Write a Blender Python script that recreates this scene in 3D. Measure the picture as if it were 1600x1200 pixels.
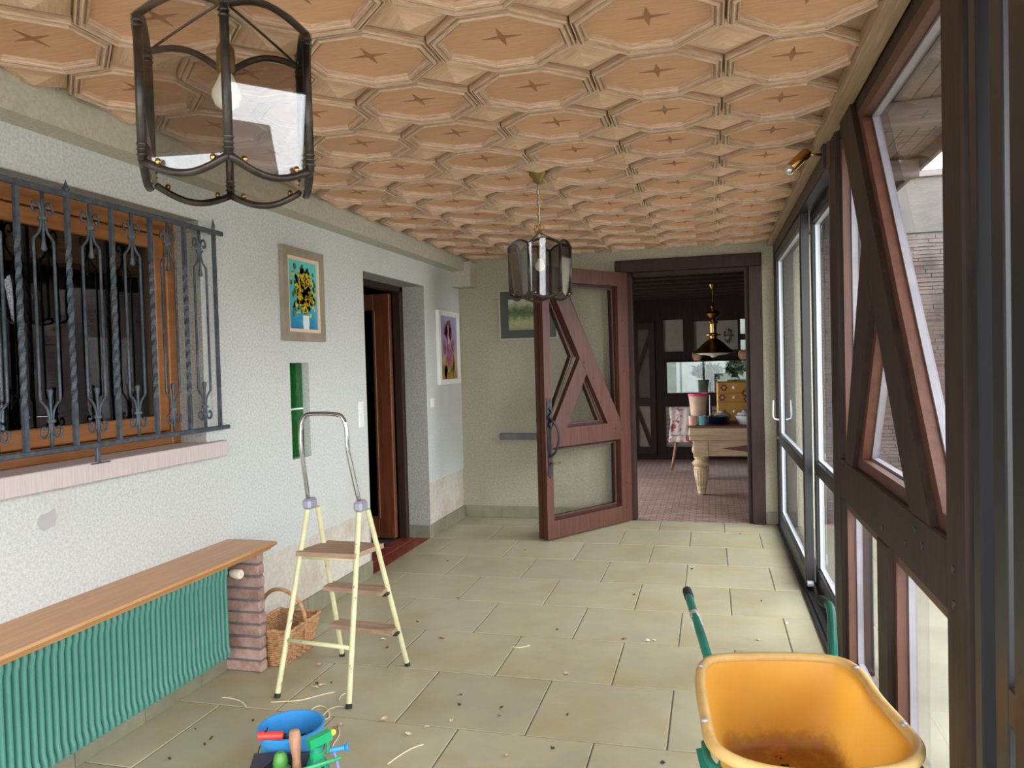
import bpy, math, random
from mathutils import Vector, Matrix
random.seed(7)
PI = math.pi
for o in list(bpy.data.objects): bpy.data.objects.remove(o)
scn = bpy.context.scene
COL = scn.collection

# ------------------------------------------------------------------ camera
YAW, PITCH, ROLL, FPX = .2563, -.0261, -.0270, 1187.1
fw = Vector((-math.sin(YAW)*math.cos(PITCH), math.cos(YAW)*math.cos(PITCH), math.sin(PITCH)))
rt = Vector((math.cos(YAW), math.sin(YAW), 0)); up = rt.cross(fw)
r2 = math.cos(ROLL)*rt + math.sin(ROLL)*up; u2 = -math.sin(ROLL)*rt + math.cos(ROLL)*up
cd = bpy.data.cameras.new('camera'); cam = bpy.data.objects.new('camera', cd); COL.objects.link(cam)
m = Matrix.Identity(4)
for i in range(3): m[i][0], m[i][1], m[i][2] = r2[i], u2[i], -fw[i]
m[0][3], m[1][3], m[2][3] = 0, 0, 1.6
cam.matrix_world = m
cd.sensor_width = 36; cd.lens = FPX*36/1600; cd.clip_start = .02
scn.camera = cam

# ------------------------------------------------------------------ light
W = bpy.data.worlds.new('overcast_sky'); scn.world = W; W.use_nodes = True
bg = W.node_tree.nodes['Background']; bg.inputs[0].default_value = (.90, .95, 1.0, 1); bg.inputs[1].default_value = 1.0
YB_ = -1.1
def portal(name, loc, rot, sx, sy):
    l = bpy.data.lights.new(name, 'AREA'); l.shape = 'RECTANGLE'; l.size = sx; l.size_y = sy
    l.cycles.is_portal = True
    o = bpy.data.objects.new(name, l); COL.objects.link(o); o.location = loc; o.rotation_euler = rot
portal('window_portal', (.80, 5.8, 1.35), (0, PI/2, 0), 2.6, 3.5)
portal('window_portal', (.80, 3.0, 1.35), (0, PI/2, 0), 2.6, 1.7)
portal('window_portal', (.80, .45, 1.35), (0, PI/2, 0), 2.6, 3.0)
portal('window_portal', (-2.72, 9.6, 1.3), (0, -PI/2, 0), 2.2, 2.6)
portal('window_portal', (-1.0, YB_-.12, 1.3), (PI/2, 0, 0), 3.1, 2.6)
scn.view_settings.view_transform = 'Standard'; scn.view_settings.look = 'None'
scn.view_settings.gamma = 1; scn.view_settings.use_curve_mapping = False
scn.view_settings.exposure = 3.38

# ------------------------------------------------------------------ materials
def lin(c):
    c = [x/255 for x in c]
    return tuple([x/12.92 if x <= .04045 else ((x+.055)/1.055)**2.4 for x in c]) + (1,)
def mat(name, c1, c2=None, rough=.6, metal=0, ns=8, stretch=(1, 1, 1), lo=.35, hi=.65, bump=0, bs=None,
        coord='Object', rand=0, spec=.5, transl=0, detail=4, c3=None, s3=1.5, lo3=.5, hi3=.7, coat=0):
    M = bpy.data.materials.new(name); M.use_nodes = True
    N = M.node_tree.nodes; L = M.node_tree.links; P = N['Principled BSDF']
    P.inputs['Roughness'].default_value = rough; P.inputs['Metallic'].default_value = metal
    P.inputs['Specular IOR Level'].default_value = spec; P.inputs['Coat Weight'].default_value = coat
    col = None
    tc = N.new('ShaderNodeTexCoord'); mp = N.new('ShaderNodeMapping'); mp.inputs['Scale'].default_value = stretch
    L.new(tc.outputs[coord], mp.inputs[0])
    vec = mp.outputs[0]
    if rand:
        oi = N.new('ShaderNodeObjectInfo'); ad = N.new('ShaderNodeVectorMath'); ad.operation = 'ADD'
        ml = N.new('ShaderNodeMath'); ml.operation = 'MULTIPLY'; ml.inputs[1].default_value = 37.0
        L.new(oi.outputs['Random'], ml.inputs[0]); L.new(vec, ad.inputs[0]); L.new(ml.outputs[0], ad.inputs[1]); vec = ad.outputs[0]
    def noise(scale, det=detail):
        n = N.new('ShaderNodeTexNoise'); n.inputs['Scale'].default_value = scale; n.inputs['Detail'].default_value = det
        n.inputs['Roughness'].default_value = .62; L.new(vec, n.inputs[0]); return n
    def mixc(f, a, b):
        x = N.new('ShaderNodeMix'); x.data_type = 'RGBA'
        L.new(f, x.inputs[0])
        for s, k in ((a, 6), (b, 7)):
            if isinstance(s, tuple): x.inputs[k].default_value = s
            else: L.new(s, x.inputs[k])
        return x.outputs[2]
    def ramp(f, a, b):
        r = N.new('ShaderNodeMapRange'); r.inputs[1].default_value = a; r.inputs[2].default_value = b; L.new(f, r.inputs[0]); return r.outputs[0]
    if c2 is None: P.inputs['Base Color'].default_value = lin(c1)
    else:
        col = mixc(ramp(noise(ns).outputs[0], lo, hi), lin(c1), lin(c2))
        if c3 is not None: col = mixc(ramp(noise(s3, 5).outputs[0], lo3, hi3), col, lin(c3))
    if rand:
        h = N.new('ShaderNodeHueSaturation')
        mr = N.new('ShaderNodeMapRange'); L.new(oi.outputs['Random'], mr.inputs[0])
        mr.inputs[3].default_value = 1-rand; mr.inputs[4].default_value = 1+rand
        L.new(mr.outputs[0], h.inputs['Value'])
        if col is None: h.inputs['Color'].default_value = lin(c1)
        else: L.new(col, h.inputs['Color'])
        col = h.outputs[0]
    if col is not None: L.new(col, P.inputs['Base Color'])
    if bump:
        b = N.new('ShaderNodeBump'); b.inputs['Strength'].default_value = bump; b.inputs['Distance'].default_value = .01
        L.new(noise(bs or ns*3, 3).outputs[0], b.inputs['Height']); L.new(b.outputs[0], P.inputs['Normal'])
    if transl:
        t = N.new('ShaderNodeBsdfTranslucent'); mx = N.new('ShaderNodeMixShader'); mx.inputs[0].default_value = transl
        if col is not None: L.new(col, t.inputs[0])
        else: t.inputs[0].default_value = lin(c1)
        L.new(P.outputs[0], mx.inputs[1]); L.new(t.outputs[0], mx.inputs[2])
        L.new(mx.outputs[0], N['Material Output'].inputs[0])
    return M
def glass(name, tint=(1, 1, 1), rough=0.0, ior=1.5, boost=1.0):
    M = bpy.data.materials.new(name); M.use_nodes = True
    N = M.node_tree.nodes; L = M.node_tree.links; N.remove(N['Principled BSDF'])
    t = N.new('ShaderNodeBsdfTransparent'); t.inputs[0].default_value = (*tint, 1)
    g = N.new('ShaderNodeBsdfGlossy'); g.inputs['Roughness'].default_value = rough
    f = N.new('ShaderNodeFresnel'); f.inputs[0].default_value = ior
    ge = N.new('ShaderNodeNewGeometry'); s = N.new('ShaderNodeMath'); s.operation = 'SUBTRACT'; s.inputs[0].default_value = boost
    L.new(ge.outputs['Backfacing'], s.inputs[1])
    ml = N.new('ShaderNodeMath'); ml.operation = 'MULTIPLY'; ml.use_clamp = True
    L.new(f.outputs[0], ml.inputs[0]); L.new(s.outputs[0], ml.inputs[1])
    mx = N.new('ShaderNodeMixShader'); L.new(ml.outputs[0], mx.inputs[0]); L.new(t.outputs[0], mx.inputs[1]); L.new(g.outputs[0], mx.inputs[2])
    L.new(mx.outputs[0], N['Material Output'].inputs[0]); return M
M = {}
M['plaster'] = mat('rough_plaster', (216, 219, 216), (192, 193, 188), ns=75, bump=.6, bs=190, rough=.95, c3=(192, 190, 178), s3=1.1, lo3=.52, hi3=.85, spec=.2)
M['plaster_shaded'] = mat('rough_plaster_shaded', (180, 174, 154), (160, 154, 134), ns=60, bump=.5, bs=190, rough=.95, c3=(160, 152, 130), s3=1.1, lo3=.52, hi3=.85, spec=.2)  # wall plaster darkened and warmed, painting in the dimmer light at the far end
M['reveal'] = mat('coarse_plaster', (192, 190, 182), (158, 156, 148), ns=110, bump=.9, bs=150, rough=.95, spec=.2)
M['plinth'] = mat('stained_plaster', (210, 204, 194), (194, 186, 172), ns=30, bump=.5, bs=170, rough=.95, c3=(178, 154, 130), s3=3.2, lo3=.50, hi3=.85, spec=.2)
M['beam'] = mat('beam_plaster', (196, 191, 176), (178, 173, 158), ns=50, bump=.5, bs=170, rough=.95, spec=.2)
M['tile'] = mat('floor_tile', (180, 173, 142), (167, 163, 140), ns=5, lo=.3, hi=.7, rough=.38, rand=.07, bump=.04, bs=60, c3=(166, 152, 112), s3=2.6, lo3=.46, hi3=.74, spec=.45)
M['grout'] = mat('grout', (120, 116, 100), (96, 92, 78), ns=30, rough=.9)
M['skirt'] = mat('skirting_tile', (140, 136, 114), (126, 123, 102), ns=8, rough=.4, rand=.08)
M['redtile'] = mat('red_tile', (140, 66, 48), (112, 50, 38), ns=8, rough=.5)
M['moulding'] = mat('limed_oak_moulding_highlit', (214, 184, 160), (166, 133, 107), ns=3.0, stretch=(5, 60, 1), coord='UV', rand=.05, rough=.65, lo=.3, hi=.72)
def lime_highlights(Mm):  # pale lime lines that also paint highlights onto the moulding ridges
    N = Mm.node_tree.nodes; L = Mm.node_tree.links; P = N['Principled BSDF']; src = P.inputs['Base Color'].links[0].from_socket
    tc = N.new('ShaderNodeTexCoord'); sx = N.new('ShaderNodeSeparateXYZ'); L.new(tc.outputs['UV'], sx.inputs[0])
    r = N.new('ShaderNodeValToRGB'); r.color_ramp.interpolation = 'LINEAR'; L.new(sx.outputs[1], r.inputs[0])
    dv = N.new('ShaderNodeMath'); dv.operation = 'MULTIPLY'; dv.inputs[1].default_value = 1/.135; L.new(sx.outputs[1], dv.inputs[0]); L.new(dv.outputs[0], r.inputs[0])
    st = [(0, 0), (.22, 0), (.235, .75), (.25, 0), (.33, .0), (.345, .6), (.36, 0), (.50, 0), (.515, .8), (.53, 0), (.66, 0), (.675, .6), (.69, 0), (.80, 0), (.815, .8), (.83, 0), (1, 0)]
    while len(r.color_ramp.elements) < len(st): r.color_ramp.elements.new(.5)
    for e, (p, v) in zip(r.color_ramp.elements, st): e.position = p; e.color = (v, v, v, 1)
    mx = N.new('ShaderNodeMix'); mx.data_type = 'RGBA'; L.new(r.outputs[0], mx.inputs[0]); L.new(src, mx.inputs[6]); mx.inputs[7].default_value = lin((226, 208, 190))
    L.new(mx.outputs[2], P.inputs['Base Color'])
lime_highlights(M['moulding'])
M['panel'] = mat('oak_panel', (220, 174, 141), (200, 153, 119), ns=3.0, stretch=(4, 42, 1), coord='UV', rand=.07, rough=.65, lo=.3, hi=.7, bump=.1, bs=4)
M['star'] = mat('walnut_star', (166, 118, 84), (150, 104, 72), ns=6, rough=.6)
M['boss'] = mat('oak_pyramid', (218, 184, 158), (190, 154, 126), ns=2.5, stretch=(4, 36, 1), coord='UV', rand=.05, rough=.65, lo=.3, hi=.72)
M['trim'] = mat('pale_wood_trim', (178, 152, 126), (156, 130, 104), ns=5, stretch=(10, .6, 10), rough=.55)
M['timber'] = mat('dark_timber', (58, 45, 38), (39, 30, 25), ns=4, stretch=(7, 7, .7), rough=.6, bump=.1, bs=20, spec=.35)
M['sash'] = mat('red_brown_sash', (94, 58, 45), (77, 45, 34), ns=4, stretch=(9, 9, .7), rough=.5)
M['bead'] = mat('grey_glazing_bead', (140, 136, 142), (122, 118, 124), ns=4, rough=.5)
M['black'] = mat('black_metal', (34, 33, 36), rough=.42, metal=.2)
M['alu'] = mat('grey_aluminium', (48, 46, 48), rough=.4, metal=.3)
M['silver'] = mat('pale_aluminium', (190, 196, 204), rough=.4, metal=.2)
M['doorwood'] = mat('mahogany_door', (90, 53, 41), (72, 40, 30), ns=4, stretch=(9, 9, .8), rough=.45, bump=.08, bs=20, spec=.4)
M['doordark'] = mat('dark_brown_frame', (56, 35, 28), (42, 26, 21), ns=4, stretch=(9, 9, .8), rough=.6, spec=.3)
M['hallwood'] = mat('chestnut_door', (122, 68, 42), (94, 48, 28), ns=4, stretch=(9, 9, .7), rough=.38)
M['orange'] = mat('honey_window_wood', (162, 106, 58), (140, 88, 45), ns=4, stretch=(9, .8, 9), rough=.45)
M['shelf'] = mat('oak_shelf', (196, 144, 92), (178, 126, 76), ns=4, stretch=(12, .8, 12), rough=.3)
M['glass'] = glass('window_glass')
M['dglass'] = glass('reflective_window_glass', (.62, .62, .62), boost=2.0)
M['smoke'] = glass('smoked_glass', (.84, .83, .82), boost=1.5)
M['green_glass'] = mat('green_glass_block', (14, 92, 34), (8, 62, 22), ns=5, rough=.12, spec=.6)
M['sill'] = mat('pink_grey_stone', (206, 192, 190), (188, 172, 170), ns=12, stretch=(1, 12, .5), rough=.8, bump=.15, bs=40)
M['silltop'] = M['sill']
M['iron'] = mat('blue_grey_iron', (82, 92, 102), (58, 64, 72), ns=30, rough=.5, metal=.25)
M['lampiron'] = mat('dark_bronze_iron', (74, 68, 62), (48, 43, 40), ns=25, rough=.38, metal=.7)
M['brass'] = mat('brass', (196, 156, 92), (168, 128, 70), ns=10, rough=.24, metal=1)
M['oldbrass'] = mat('dull_brass', (150, 126, 70), (124, 102, 54), ns=12, rough=.4, metal=.8)
M['white'] = mat('white_plastic', (232, 232, 228), rough=.45)
M['bulb'] = mat('opal_bulb', (236, 230, 216), rough=.25)
M['radiator'] = mat('green_enamel', (84, 140, 126), (76, 130, 116), ns=3, rough=.38)
M['brick'] = mat('pink_brick', (178, 146, 134), (148, 112, 100), ns=16, rough=.9, rand=.12, bump=.4, bs=70, c3=(188, 162, 152), s3=6, lo3=.5, hi3=.8)
M['mortar'] = mat('grey_mortar', (120, 116, 114), (98, 94, 92), ns=40, rough=.95, bump=.3)
M['chrome'] = mat('chrome', (210, 212, 214), rough=.12, metal=1)
M['cast'] = mat('cast_alloy', (172, 170, 186), rough=.45, metal=.4)
M['cream'] = mat('chipped_cream_paint', (216, 211, 168), (202, 196, 152), ns=14, rough=.5, c3=(108, 84, 56), s3=16, lo3=.63, hi3=.69)
M['step'] = mat('worn_beech_step', (176, 146, 122), (150, 118, 96), ns=5, stretch=(1, 10, 10), rough=.7)
M['rubber'] = mat('black_rubber', (38, 36, 35), rough=.8)
M['wicker'] = mat('wicker', (204, 158, 112), (160, 114, 74), ns=40, rough=.6)
M['tray'] = mat('yellow_plastic_tray', (240, 180, 76), (232, 168, 62), ns=4, rough=.42, transl=.22, c3=(230, 182, 104), s3=2.2, lo3=.5, hi3=.9)
def add_stain(Mm):
    N = Mm.node_tree.nodes; L = Mm.node_tree.links; P = N['Principled BSDF']
    src = P.inputs['Base Color'].links[0].from_socket
    tc = N.new('ShaderNodeTexCoord'); sx = N.new('ShaderNodeSeparateXYZ'); L.new(tc.outputs['Object'], sx.inputs[0])
    n1 = N.new('ShaderNodeTexNoise'); n1.inputs['Scale'].default_value = 9; n1.inputs['Detail'].default_value = 6; n1.inputs['Roughness'].default_value = .7; L.new(tc.outputs['Object'], n1.inputs[0])
    mr = N.new('ShaderNodeMapRange'); L.new(sx.outputs[2], mr.inputs[0])
    mr.inputs[1].default_value = .44; mr.inputs[2].default_value = .31; mr.inputs[3].default_value = 0; mr.inputs[4].default_value = .66
    a = N.new('ShaderNodeMath'); a.operation = 'ADD'; L.new(n1.outputs[0], a.inputs[0]); L.new(mr.outputs[0], a.inputs[1])
    m2 = N.new('ShaderNodeMapRange'); L.new(a.outputs[0], m2.inputs[0]); m2.inputs[1].default_value = .80; m2.inputs[2].default_value = 1.18
    r = N.new('ShaderNodeValToRGB'); L.new(n1.outputs[0], r.inputs[0])
    r.color_ramp.elements[0].position = .38; r.color_ramp.elements[0].color = lin((86, 46, 24)); r.color_ramp.elements[1].position = .62; r.color_ramp.elements[1].color = lin((186, 120, 62))
    mx = N.new('ShaderNodeMix'); mx.data_type = 'RGBA'; L.new(m2.outputs[0], mx.inputs[0]); L.new(src, mx.inputs[6]); L.new(r.outputs[0], mx.inputs[7])
    for lk in list(src.links):
        if lk.to_node != mx: L.new(mx.outputs[2], lk.to_socket)
add_stain(M['tray'])
M['dirt'] = mat('dried_mud', (150, 92, 46), (96, 56, 30), ns=14, rough=.95, bump=.4)
M['traylip'] = mat('scuffed_yellow_rim', (222, 184, 118), (208, 168, 100), ns=10, rough=.5, transl=.1)
M['gtube'] = mat('green_painted_tube', (32, 122, 104), (26, 104, 90), ns=6, rough=.35)
M['blue'] = mat('blue_plastic', (66, 160, 226), (56, 146, 214), ns=4, rough=.4, transl=.1)
M['tub'] = mat('charcoal_plastic', (60, 62, 76), (48, 50, 62), ns=8, rough=.5)
M['soil'] = mat('dark_soil', (58, 48, 42), (38, 32, 28), ns=30, rough=1)
M['red'] = mat('red_plastic', (214, 62, 52), rough=.4)
M['twood'] = mat('tool_handle_wood', (178, 134, 106), (150, 106, 80), ns=6, stretch=(8, 8, 1), rough=.6)
M['teal'] = mat('teal_plastic', (22, 142, 112), rough=.35, transl=.1)
M['lgreen'] = mat('leaf_green_plastic', (84, 150, 66), rough=.45)
M['stick'] = mat('mint_green_stick', (64, 176, 112), rough=.45)
M['yellow'] = mat('yellow_plastic', (244, 222, 64), rough=.4)
M['petal'] = mat('dry_petal', (226, 206, 172), (198, 168, 128), ns=40, rough=.9)
M['petalr'] = mat('red_dry_petal', (196, 108, 80), (160, 82, 60), ns=40, rough=.9)
M['speck'] = mat('dark_leaf_crumb', (74, 60, 46), rough=.95)
M['twine'] = mat('pale_twine', (224, 208, 176), rough=.9)
M['slab'] = mat('stacked_brick', (88, 73, 67), (56, 46, 42), ns=3, lo=.25, hi=.75, rough=.9, c3=(110, 100, 95), s3=1.4, lo3=.5, hi3=.7)
M['concrete'] = mat('grey_concrete', (90, 87, 84), (80, 77, 74), ns=5, rough=.9)
M['terrace'] = mat('terrace_tile', (132, 128, 112), (118, 114, 98), ns=3, rough=.7)
M['soffit'] = mat('grey_weathered_wood', (112, 104, 102), (92, 85, 83), ns=4, stretch=(.8, 10, 10), rough=.8)
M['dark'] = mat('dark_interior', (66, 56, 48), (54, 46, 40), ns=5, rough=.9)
M['backtimber'] = mat('black_brown_timber', (46, 30, 25), (33, 21, 18), ns=4, stretch=(8, 8, .8), rough=.7, spec=.25)
M['cpanel'] = mat('beige_panel', (150, 138, 126), (138, 126, 114), ns=5, rough=.7)
M['dimpanel'] = mat('dim_brown_panel', (92, 78, 68), (80, 66, 58), ns=5, rough=.6)
M['tablewood'] = mat('bleached_oak', (206, 182, 148), (180, 152, 118), ns=4, stretch=(.8, 9, 9), rough=.55)
M['diamond'] = mat('dark_diamond_inlay', (96, 52, 32), rough=.5)
M['leaf'] = mat('garden_leaf', (78, 98, 42), (50, 72, 28), ns=12, rough=.6, transl=.2)
M['plant'] = mat('dark_plant_leaf', (44, 54, 40), (28, 36, 27), ns=12, rough=.9, spec=.1)
def brick_floor():
    Mm = mat('clay_paver_floor', (196, 160, 146), rough=.55)
    N = Mm.node_tree.nodes; L = Mm.node_tree.links; P = N['Principled BSDF']
    tc = N.new('ShaderNodeTexCoord'); b = N.new('ShaderNodeTexBrick')
    b.inputs['Scale'].default_value = 1; b.inputs['Brick Width'].default_value = .13; b.inputs['Row Height'].default_value = .065
    b.inputs['Mortar Size'].default_value = .006
    b.inputs['Color1'].default_value = lin((168, 140, 128)); b.inputs['Color2'].default_value = lin((144, 114, 104)); b.inputs['Mortar'].default_value = lin((104, 84, 76))
    L.new(tc.outputs['Object'], b.inputs[0]); L.new(b.outputs[0], P.inputs['Base Color']); return Mm
M['paver'] = brick_floor()
def paint(name, kind):
    """flat painted pictures"""
    Mm = bpy.data.materials.new(name); Mm.use_nodes = True
    N = Mm.node_tree.nodes; L = Mm.node_tree.links; P = N['Principled BSDF']; P.inputs['Roughness'].default_value = .45
    tc = N.new('ShaderNodeTexCoord'); sx = N.new('ShaderNodeSeparateXYZ'); L.new(tc.outputs['UV'], sx.inputs[0])
    nz = N.new('ShaderNodeTexNoise'); nz.inputs['Scale'].default_value = 9; nz.inputs['Detail'].default_value = 5; L.new(tc.outputs['UV'], nz.inputs[0])
    r = N.new('ShaderNodeValToRGB')
    if kind == 'flowers': stops = [(0, (40, 120, 170)), (.35, (60, 170, 190)), (1, (96, 196, 190))]
    elif kind == 'iris': stops = [(0, (150, 110, 60)), (.3, (176, 150, 120)), (.6, (150, 140, 170)), (1, (160, 156, 186))]
    else: stops = [(0, (150, 150, 110)), (.25, (170, 172, 130)), (.45, (100, 118, 60)), (.62, (60, 88, 44)), (.8, (150, 160, 120)), (1, (206, 200, 184))]
    while len(r.color_ramp.elements) < len(stops): r.color_ramp.elements.new(.5)
    for e, (p, c) in zip(r.color_ramp.elements, stops): e.position = p; e.color = lin(c)
    ad = N.new('ShaderNodeMath'); ad.operation = 'MULTIPLY_ADD'; ad.inputs[1].default_value = .5 if kind == 'land' else .25
    su = N.new('ShaderNodeMath'); su.operation = 'SUBTRACT'; su.inputs[1].default_value = .25 if kind == 'land' else .12
    L.new(nz.outputs[0], ad.inputs[0]); L.new(sx.outputs[1], ad.inputs[2]); L.new(ad.outputs[0], su.inputs[0]); L.new(su.outputs[0], r.inputs[0])
    L.new(r.outputs[0], P.inputs['Base Color']); return Mm
M['p_flowers'] = paint('flower_canvas', 'flowers'); M['p_iris'] = paint('iris_canvas', 'iris'); M['p_land'] = paint('landscape_print', 'land')
def flat(name, c, c2=None, **k):
    if name not in M: M[name] = mat(name, c, c2, **k)
    return M[name]

# ------------------------------------------------------------------ mesh helpers
class MB:
    def __init__(s): s.v = []; s.f = []; s.uv = []
    def face(s, pts, uv=None):
        n = len(s.v); s.v += [tuple(p) for p in pts]; s.f.append(list(range(n, n+len(pts)))); s.uv.append(uv); return s
    def idx(s, vs, fs):
        n = len(s.v); s.v += [tuple(p) for p in vs]
        for f in fs: s.f.append([i+n for i in f]); s.uv.append(None)
        return s
    def box(s, a, b):
        x0, x1 = sorted((a[0], b[0])); y0, y1 = sorted((a[1], b[1])); z0, z1 = sorted((a[2], b[2]))
        return s.idx([(x0, y0, z0), (x1, y0, z0), (x1, y1, z0), (x0, y1, z0), (x0, y0, z1), (x1, y0, z1), (x1, y1, z1), (x0, y1, z1)],
            [(0, 3, 2, 1), (4, 5, 6, 7), (0, 1, 5, 4), (1, 2, 6, 5), (2, 3, 7, 6), (3, 0, 4, 7)])
    def cbox(s, a, b, c=.004):
        """box with chamfered edges"""
        lo = [min(a[i], b[i]) for i in range(3)]; hi = [max(a[i], b[i]) for i in range(3)]
        c = min(c, *[(hi[i]-lo[i])*.45 for i in range(3)])
        vs = []; key = {}
        for sx in (0, 1):
            for sy in (0, 1):
                for sz in (0, 1):
                    for ax in range(3):
                        p = []
                        for i, sg in enumerate((sx, sy, sz)):
                            e = hi[i] if sg else lo[i]
                            if i != ax: e += -c if sg else c
                            p.append(e)
                        key[(sx, sy, sz, ax)] = len(vs); vs.append(p)
        fs = []
        for ax in range(3):
            o = [i for i in range(3) if i != ax]
            for sg in (0, 1):
                q = []
                for (p1, p2) in ((0, 0), (1, 0), (1, 1), (0, 1)):
                    k = [0, 0, 0]; k[ax] = sg; k[o[0]] = p1; k[o[1]] = p2; q.append(key[(*k, ax)])
                fs.append(q)
        for ax in range(3):
            o = [i for i in range(3) if i != ax]
            for p1 in (0, 1):
                for p2 in (0, 1):
                    q = []
                    for sg, w in ((0, o[0]), (0, o[1]), (1, o[1]), (1, o[0])):
                        k = [0, 0, 0]; k[ax] = sg; k[o[0]] = p1; k[o[1]] = p2; q.append(key[(*k, w)])
                    fs.append(q)
        for sx in (0, 1):
            for sy in (0, 1):
                for sz in (0, 1): fs.append([key[(sx, sy, sz, a)] for a in range(3)])
        return s.idx(vs, fs)
    def prism(s, poly, f0, f1):
        """poly of 2d points, f0/f1 map a 2d point to 3d on both caps"""
        n = len(poly); A = [f0(*p) for p in poly]; B = [f1(*p) for p in poly]
        return s.idx(A+B, [list(range(n))[::-1], list(range(n, 2*n))]+[(i, (i+1) % n, n+(i+1) % n, n+i) for i in range(n)])
    def ring(s, outer, inner, f0, f1):
        n = len(outer); A = [f0(*p) for p in outer]; B = [f0(*p) for p in inner]; C = [f1(*p) for p in outer]; D = [f1(*p) for p in inner]
        fs = []
        for i in range(n):
            j = (i+1) % n
            fs += [(i, j, n+j, n+i), (2*n+i, 3*n+i, 3*n+j, 2*n+j), (i, 2*n+i, 2*n+j, j), (n+i, n+j, 3*n+j, 3*n+i)]
        return s.idx(A+B+C+D, fs)
    def tube(s, pts, r, n=8, closed=False, flat=None):
        pts = [Vector(p) for p in pts]; k = len(pts)
        rs = r if isinstance(r, (list, tuple)) else [r]*k
        prev = None; rings = []
        for i, p in enumerate(pts):
            if closed: t = pts[(i+1) % k]-pts[i-1]
            else: t = pts[min(i+1, k-1)]-pts[max(i-1, 0)]
            if t.length < 1e-9: t = Vector((0, 0, 1))
            t.normalize()
            if prev is None: a = t.orthogonal().normalized()
            else:
                a = prev-t*prev.dot(t); a = a.normalized() if a.length > 1e-6 else t.orthogonal().normalized()
            prev = a; b = t.cross(a)
            rings.append([p+(a*math.cos(2*PI*q/n)+b*math.sin(2*PI*q/n))*rs[i] for q in range(n)])
        vs = [v for rg in rings for v in rg]; fs = []
        for i in range(k if closed else k-1):
            j = (i+1) % k
            for q in range(n): fs.append((i*n+q, i*n+(q+1) % n, j*n+(q+1) % n, j*n+q))
        if not closed: fs += [list(range(n))[::-1], [(k-1)*n+q for q in range(n)]]
        return s.idx(vs, fs)
    def lathe(s, prof, c=(0, 0, 0), n=24, axis=None):
        c = Vector(c)
        if axis is None: ax, a, b = Vector((0, 0, 1)), Vector((1, 0, 0)), Vector((0, 1, 0))
        else: ax = Vector(axis).normalized(); a = ax.orthogonal().normalized(); b = ax.cross(a)
        vs = []; fs = []
        for r, z in prof:
            for q in range(n):
                vs.append(c+ax*z+(a*math.cos(2*PI*q/n)+b*math.sin(2*PI*q/n))*max(r, 1e-5))
        for i in range(len(prof)-1):
            for q in range(n): fs.append((i*n+q, i*n+(q+1) % n, (i+1)*n+(q+1) % n, (i+1)*n+q))
        return s.idx(vs, fs)
    def bar(s, p, q, w, h, upv=(0, 0, 1)):
        """rectangular bar p->q, w across, h along up"""
        p, q = Vector(p), Vector(q); t = (q-p).normalized(); sd = t.cross(Vector(upv)).normalized(); u = sd.cross(t)
        vs = [e+sd*sx*w/2+u*sy*h/2 for e in (p, q) for sx, sy in ((-1, -1), (1, -1), (1, 1), (-1, 1))]
        return s.idx(vs, [(0, 1, 2, 3), (7, 6, 5, 4), (0, 4, 5, 1), (1, 5, 6, 2), (2, 6, 7, 3), (3, 7, 4, 0)])
    def ball(s, c, r, n=12, sc=(1, 1, 1)):
        c = Vector(c); vs = []; fs = []; m_ = n//2
        for i in range(m_+1):
            t = PI*i/m_
            for q in range(n):
                vs.append((c.x+r*sc[0]*math.sin(t)*math.cos(2*PI*q/n), c.y+r*sc[1]*math.sin(t)*math.sin(2*PI*q/n), c.z+r*sc[2]*math.cos(t)))
        for i in range(m_):
            for q in range(n): fs.append((i*n+q, (i+1)*n+q, (i+1)*n+(q+1) % n, i*n+(q+1) % n))
        return s.idx(vs, fs)
    def mesh(s, name, material, off=(0, 0, 0), smooth=False):
        me = bpy.data.meshes.new(name)
        me.from_pydata([(v[0]-off[0], v[1]-off[1], v[2]-off[2]) for v in s.v], [], s.f)
        if any(u for u in s.uv):
            ul = me.uv_layers.new(name='uv'); li = 0
            for f, u in zip(s.f, s.uv):
                for k in range(len(f)):
                    ul.data[li].uv = u[k] if u else (0, 0); li += 1
        import bmesh
        b = bmesh.new(); b.from_mesh(me); bmesh.ops.remove_doubles(b, verts=b.verts, dist=1e-6); bmesh.ops.recalc_face_normals(b, faces=b.faces); b.to_mesh(me); b.free()
        me.materials.append(material)
        if smooth:
            for p in me.polygons: p.use_smooth = True
            if smooth is not True:
                try: me.set_sharp_from_angle(angle=smooth)
                except Exception: pass
        return me
    def build(s, name, material, parent=None, smooth=False, origin=None):
        if parent is None:
            if origin is None:
                xs = [v[0] for v in s.v]; ys = [v[1] for v in s.v]; zs = [v[2] for v in s.v]
                origin = ((min(xs)+max(xs))/2, (min(ys)+max(ys))/2, min(zs))
            me = s.mesh(name, material, origin, smooth); o = bpy.data.objects.new(name, me); o.location = origin
        else:
            w = wloc(parent); me = s.mesh(name, material, w, smooth); o = bpy.data.objects.new(name, me); o.parent = parent
        COL.objects.link(o); return o
SM = math.radians(40)
def wloc(o):
    v = Vector((0, 0, 0))
    while o: v += o.location; o = o.parent
    return v
def tag(o, label, cat=None, group=None, kind=None):
    o['label'] = label
    if cat: o['category'] = cat
    if group: o['group'] = group
    if kind: o['kind'] = kind
    return o
def thing(name, loc, label, cat=None, group=None, kind=None):
    o = bpy.data.objects.new(name, None); o.location = loc; o.empty_display_size = .05; COL.objects.link(o)
    return tag(o, label, cat, group, kind)
def inst(me, name, parent, loc, rz=0, sc=None):
    o = bpy.data.objects.new(name, me); o.parent = parent; o.location = Vector(loc)-wloc(parent); o.rotation_euler.z = rz
    if sc: o.scale = sc
    COL.objects.link(o); return o
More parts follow.
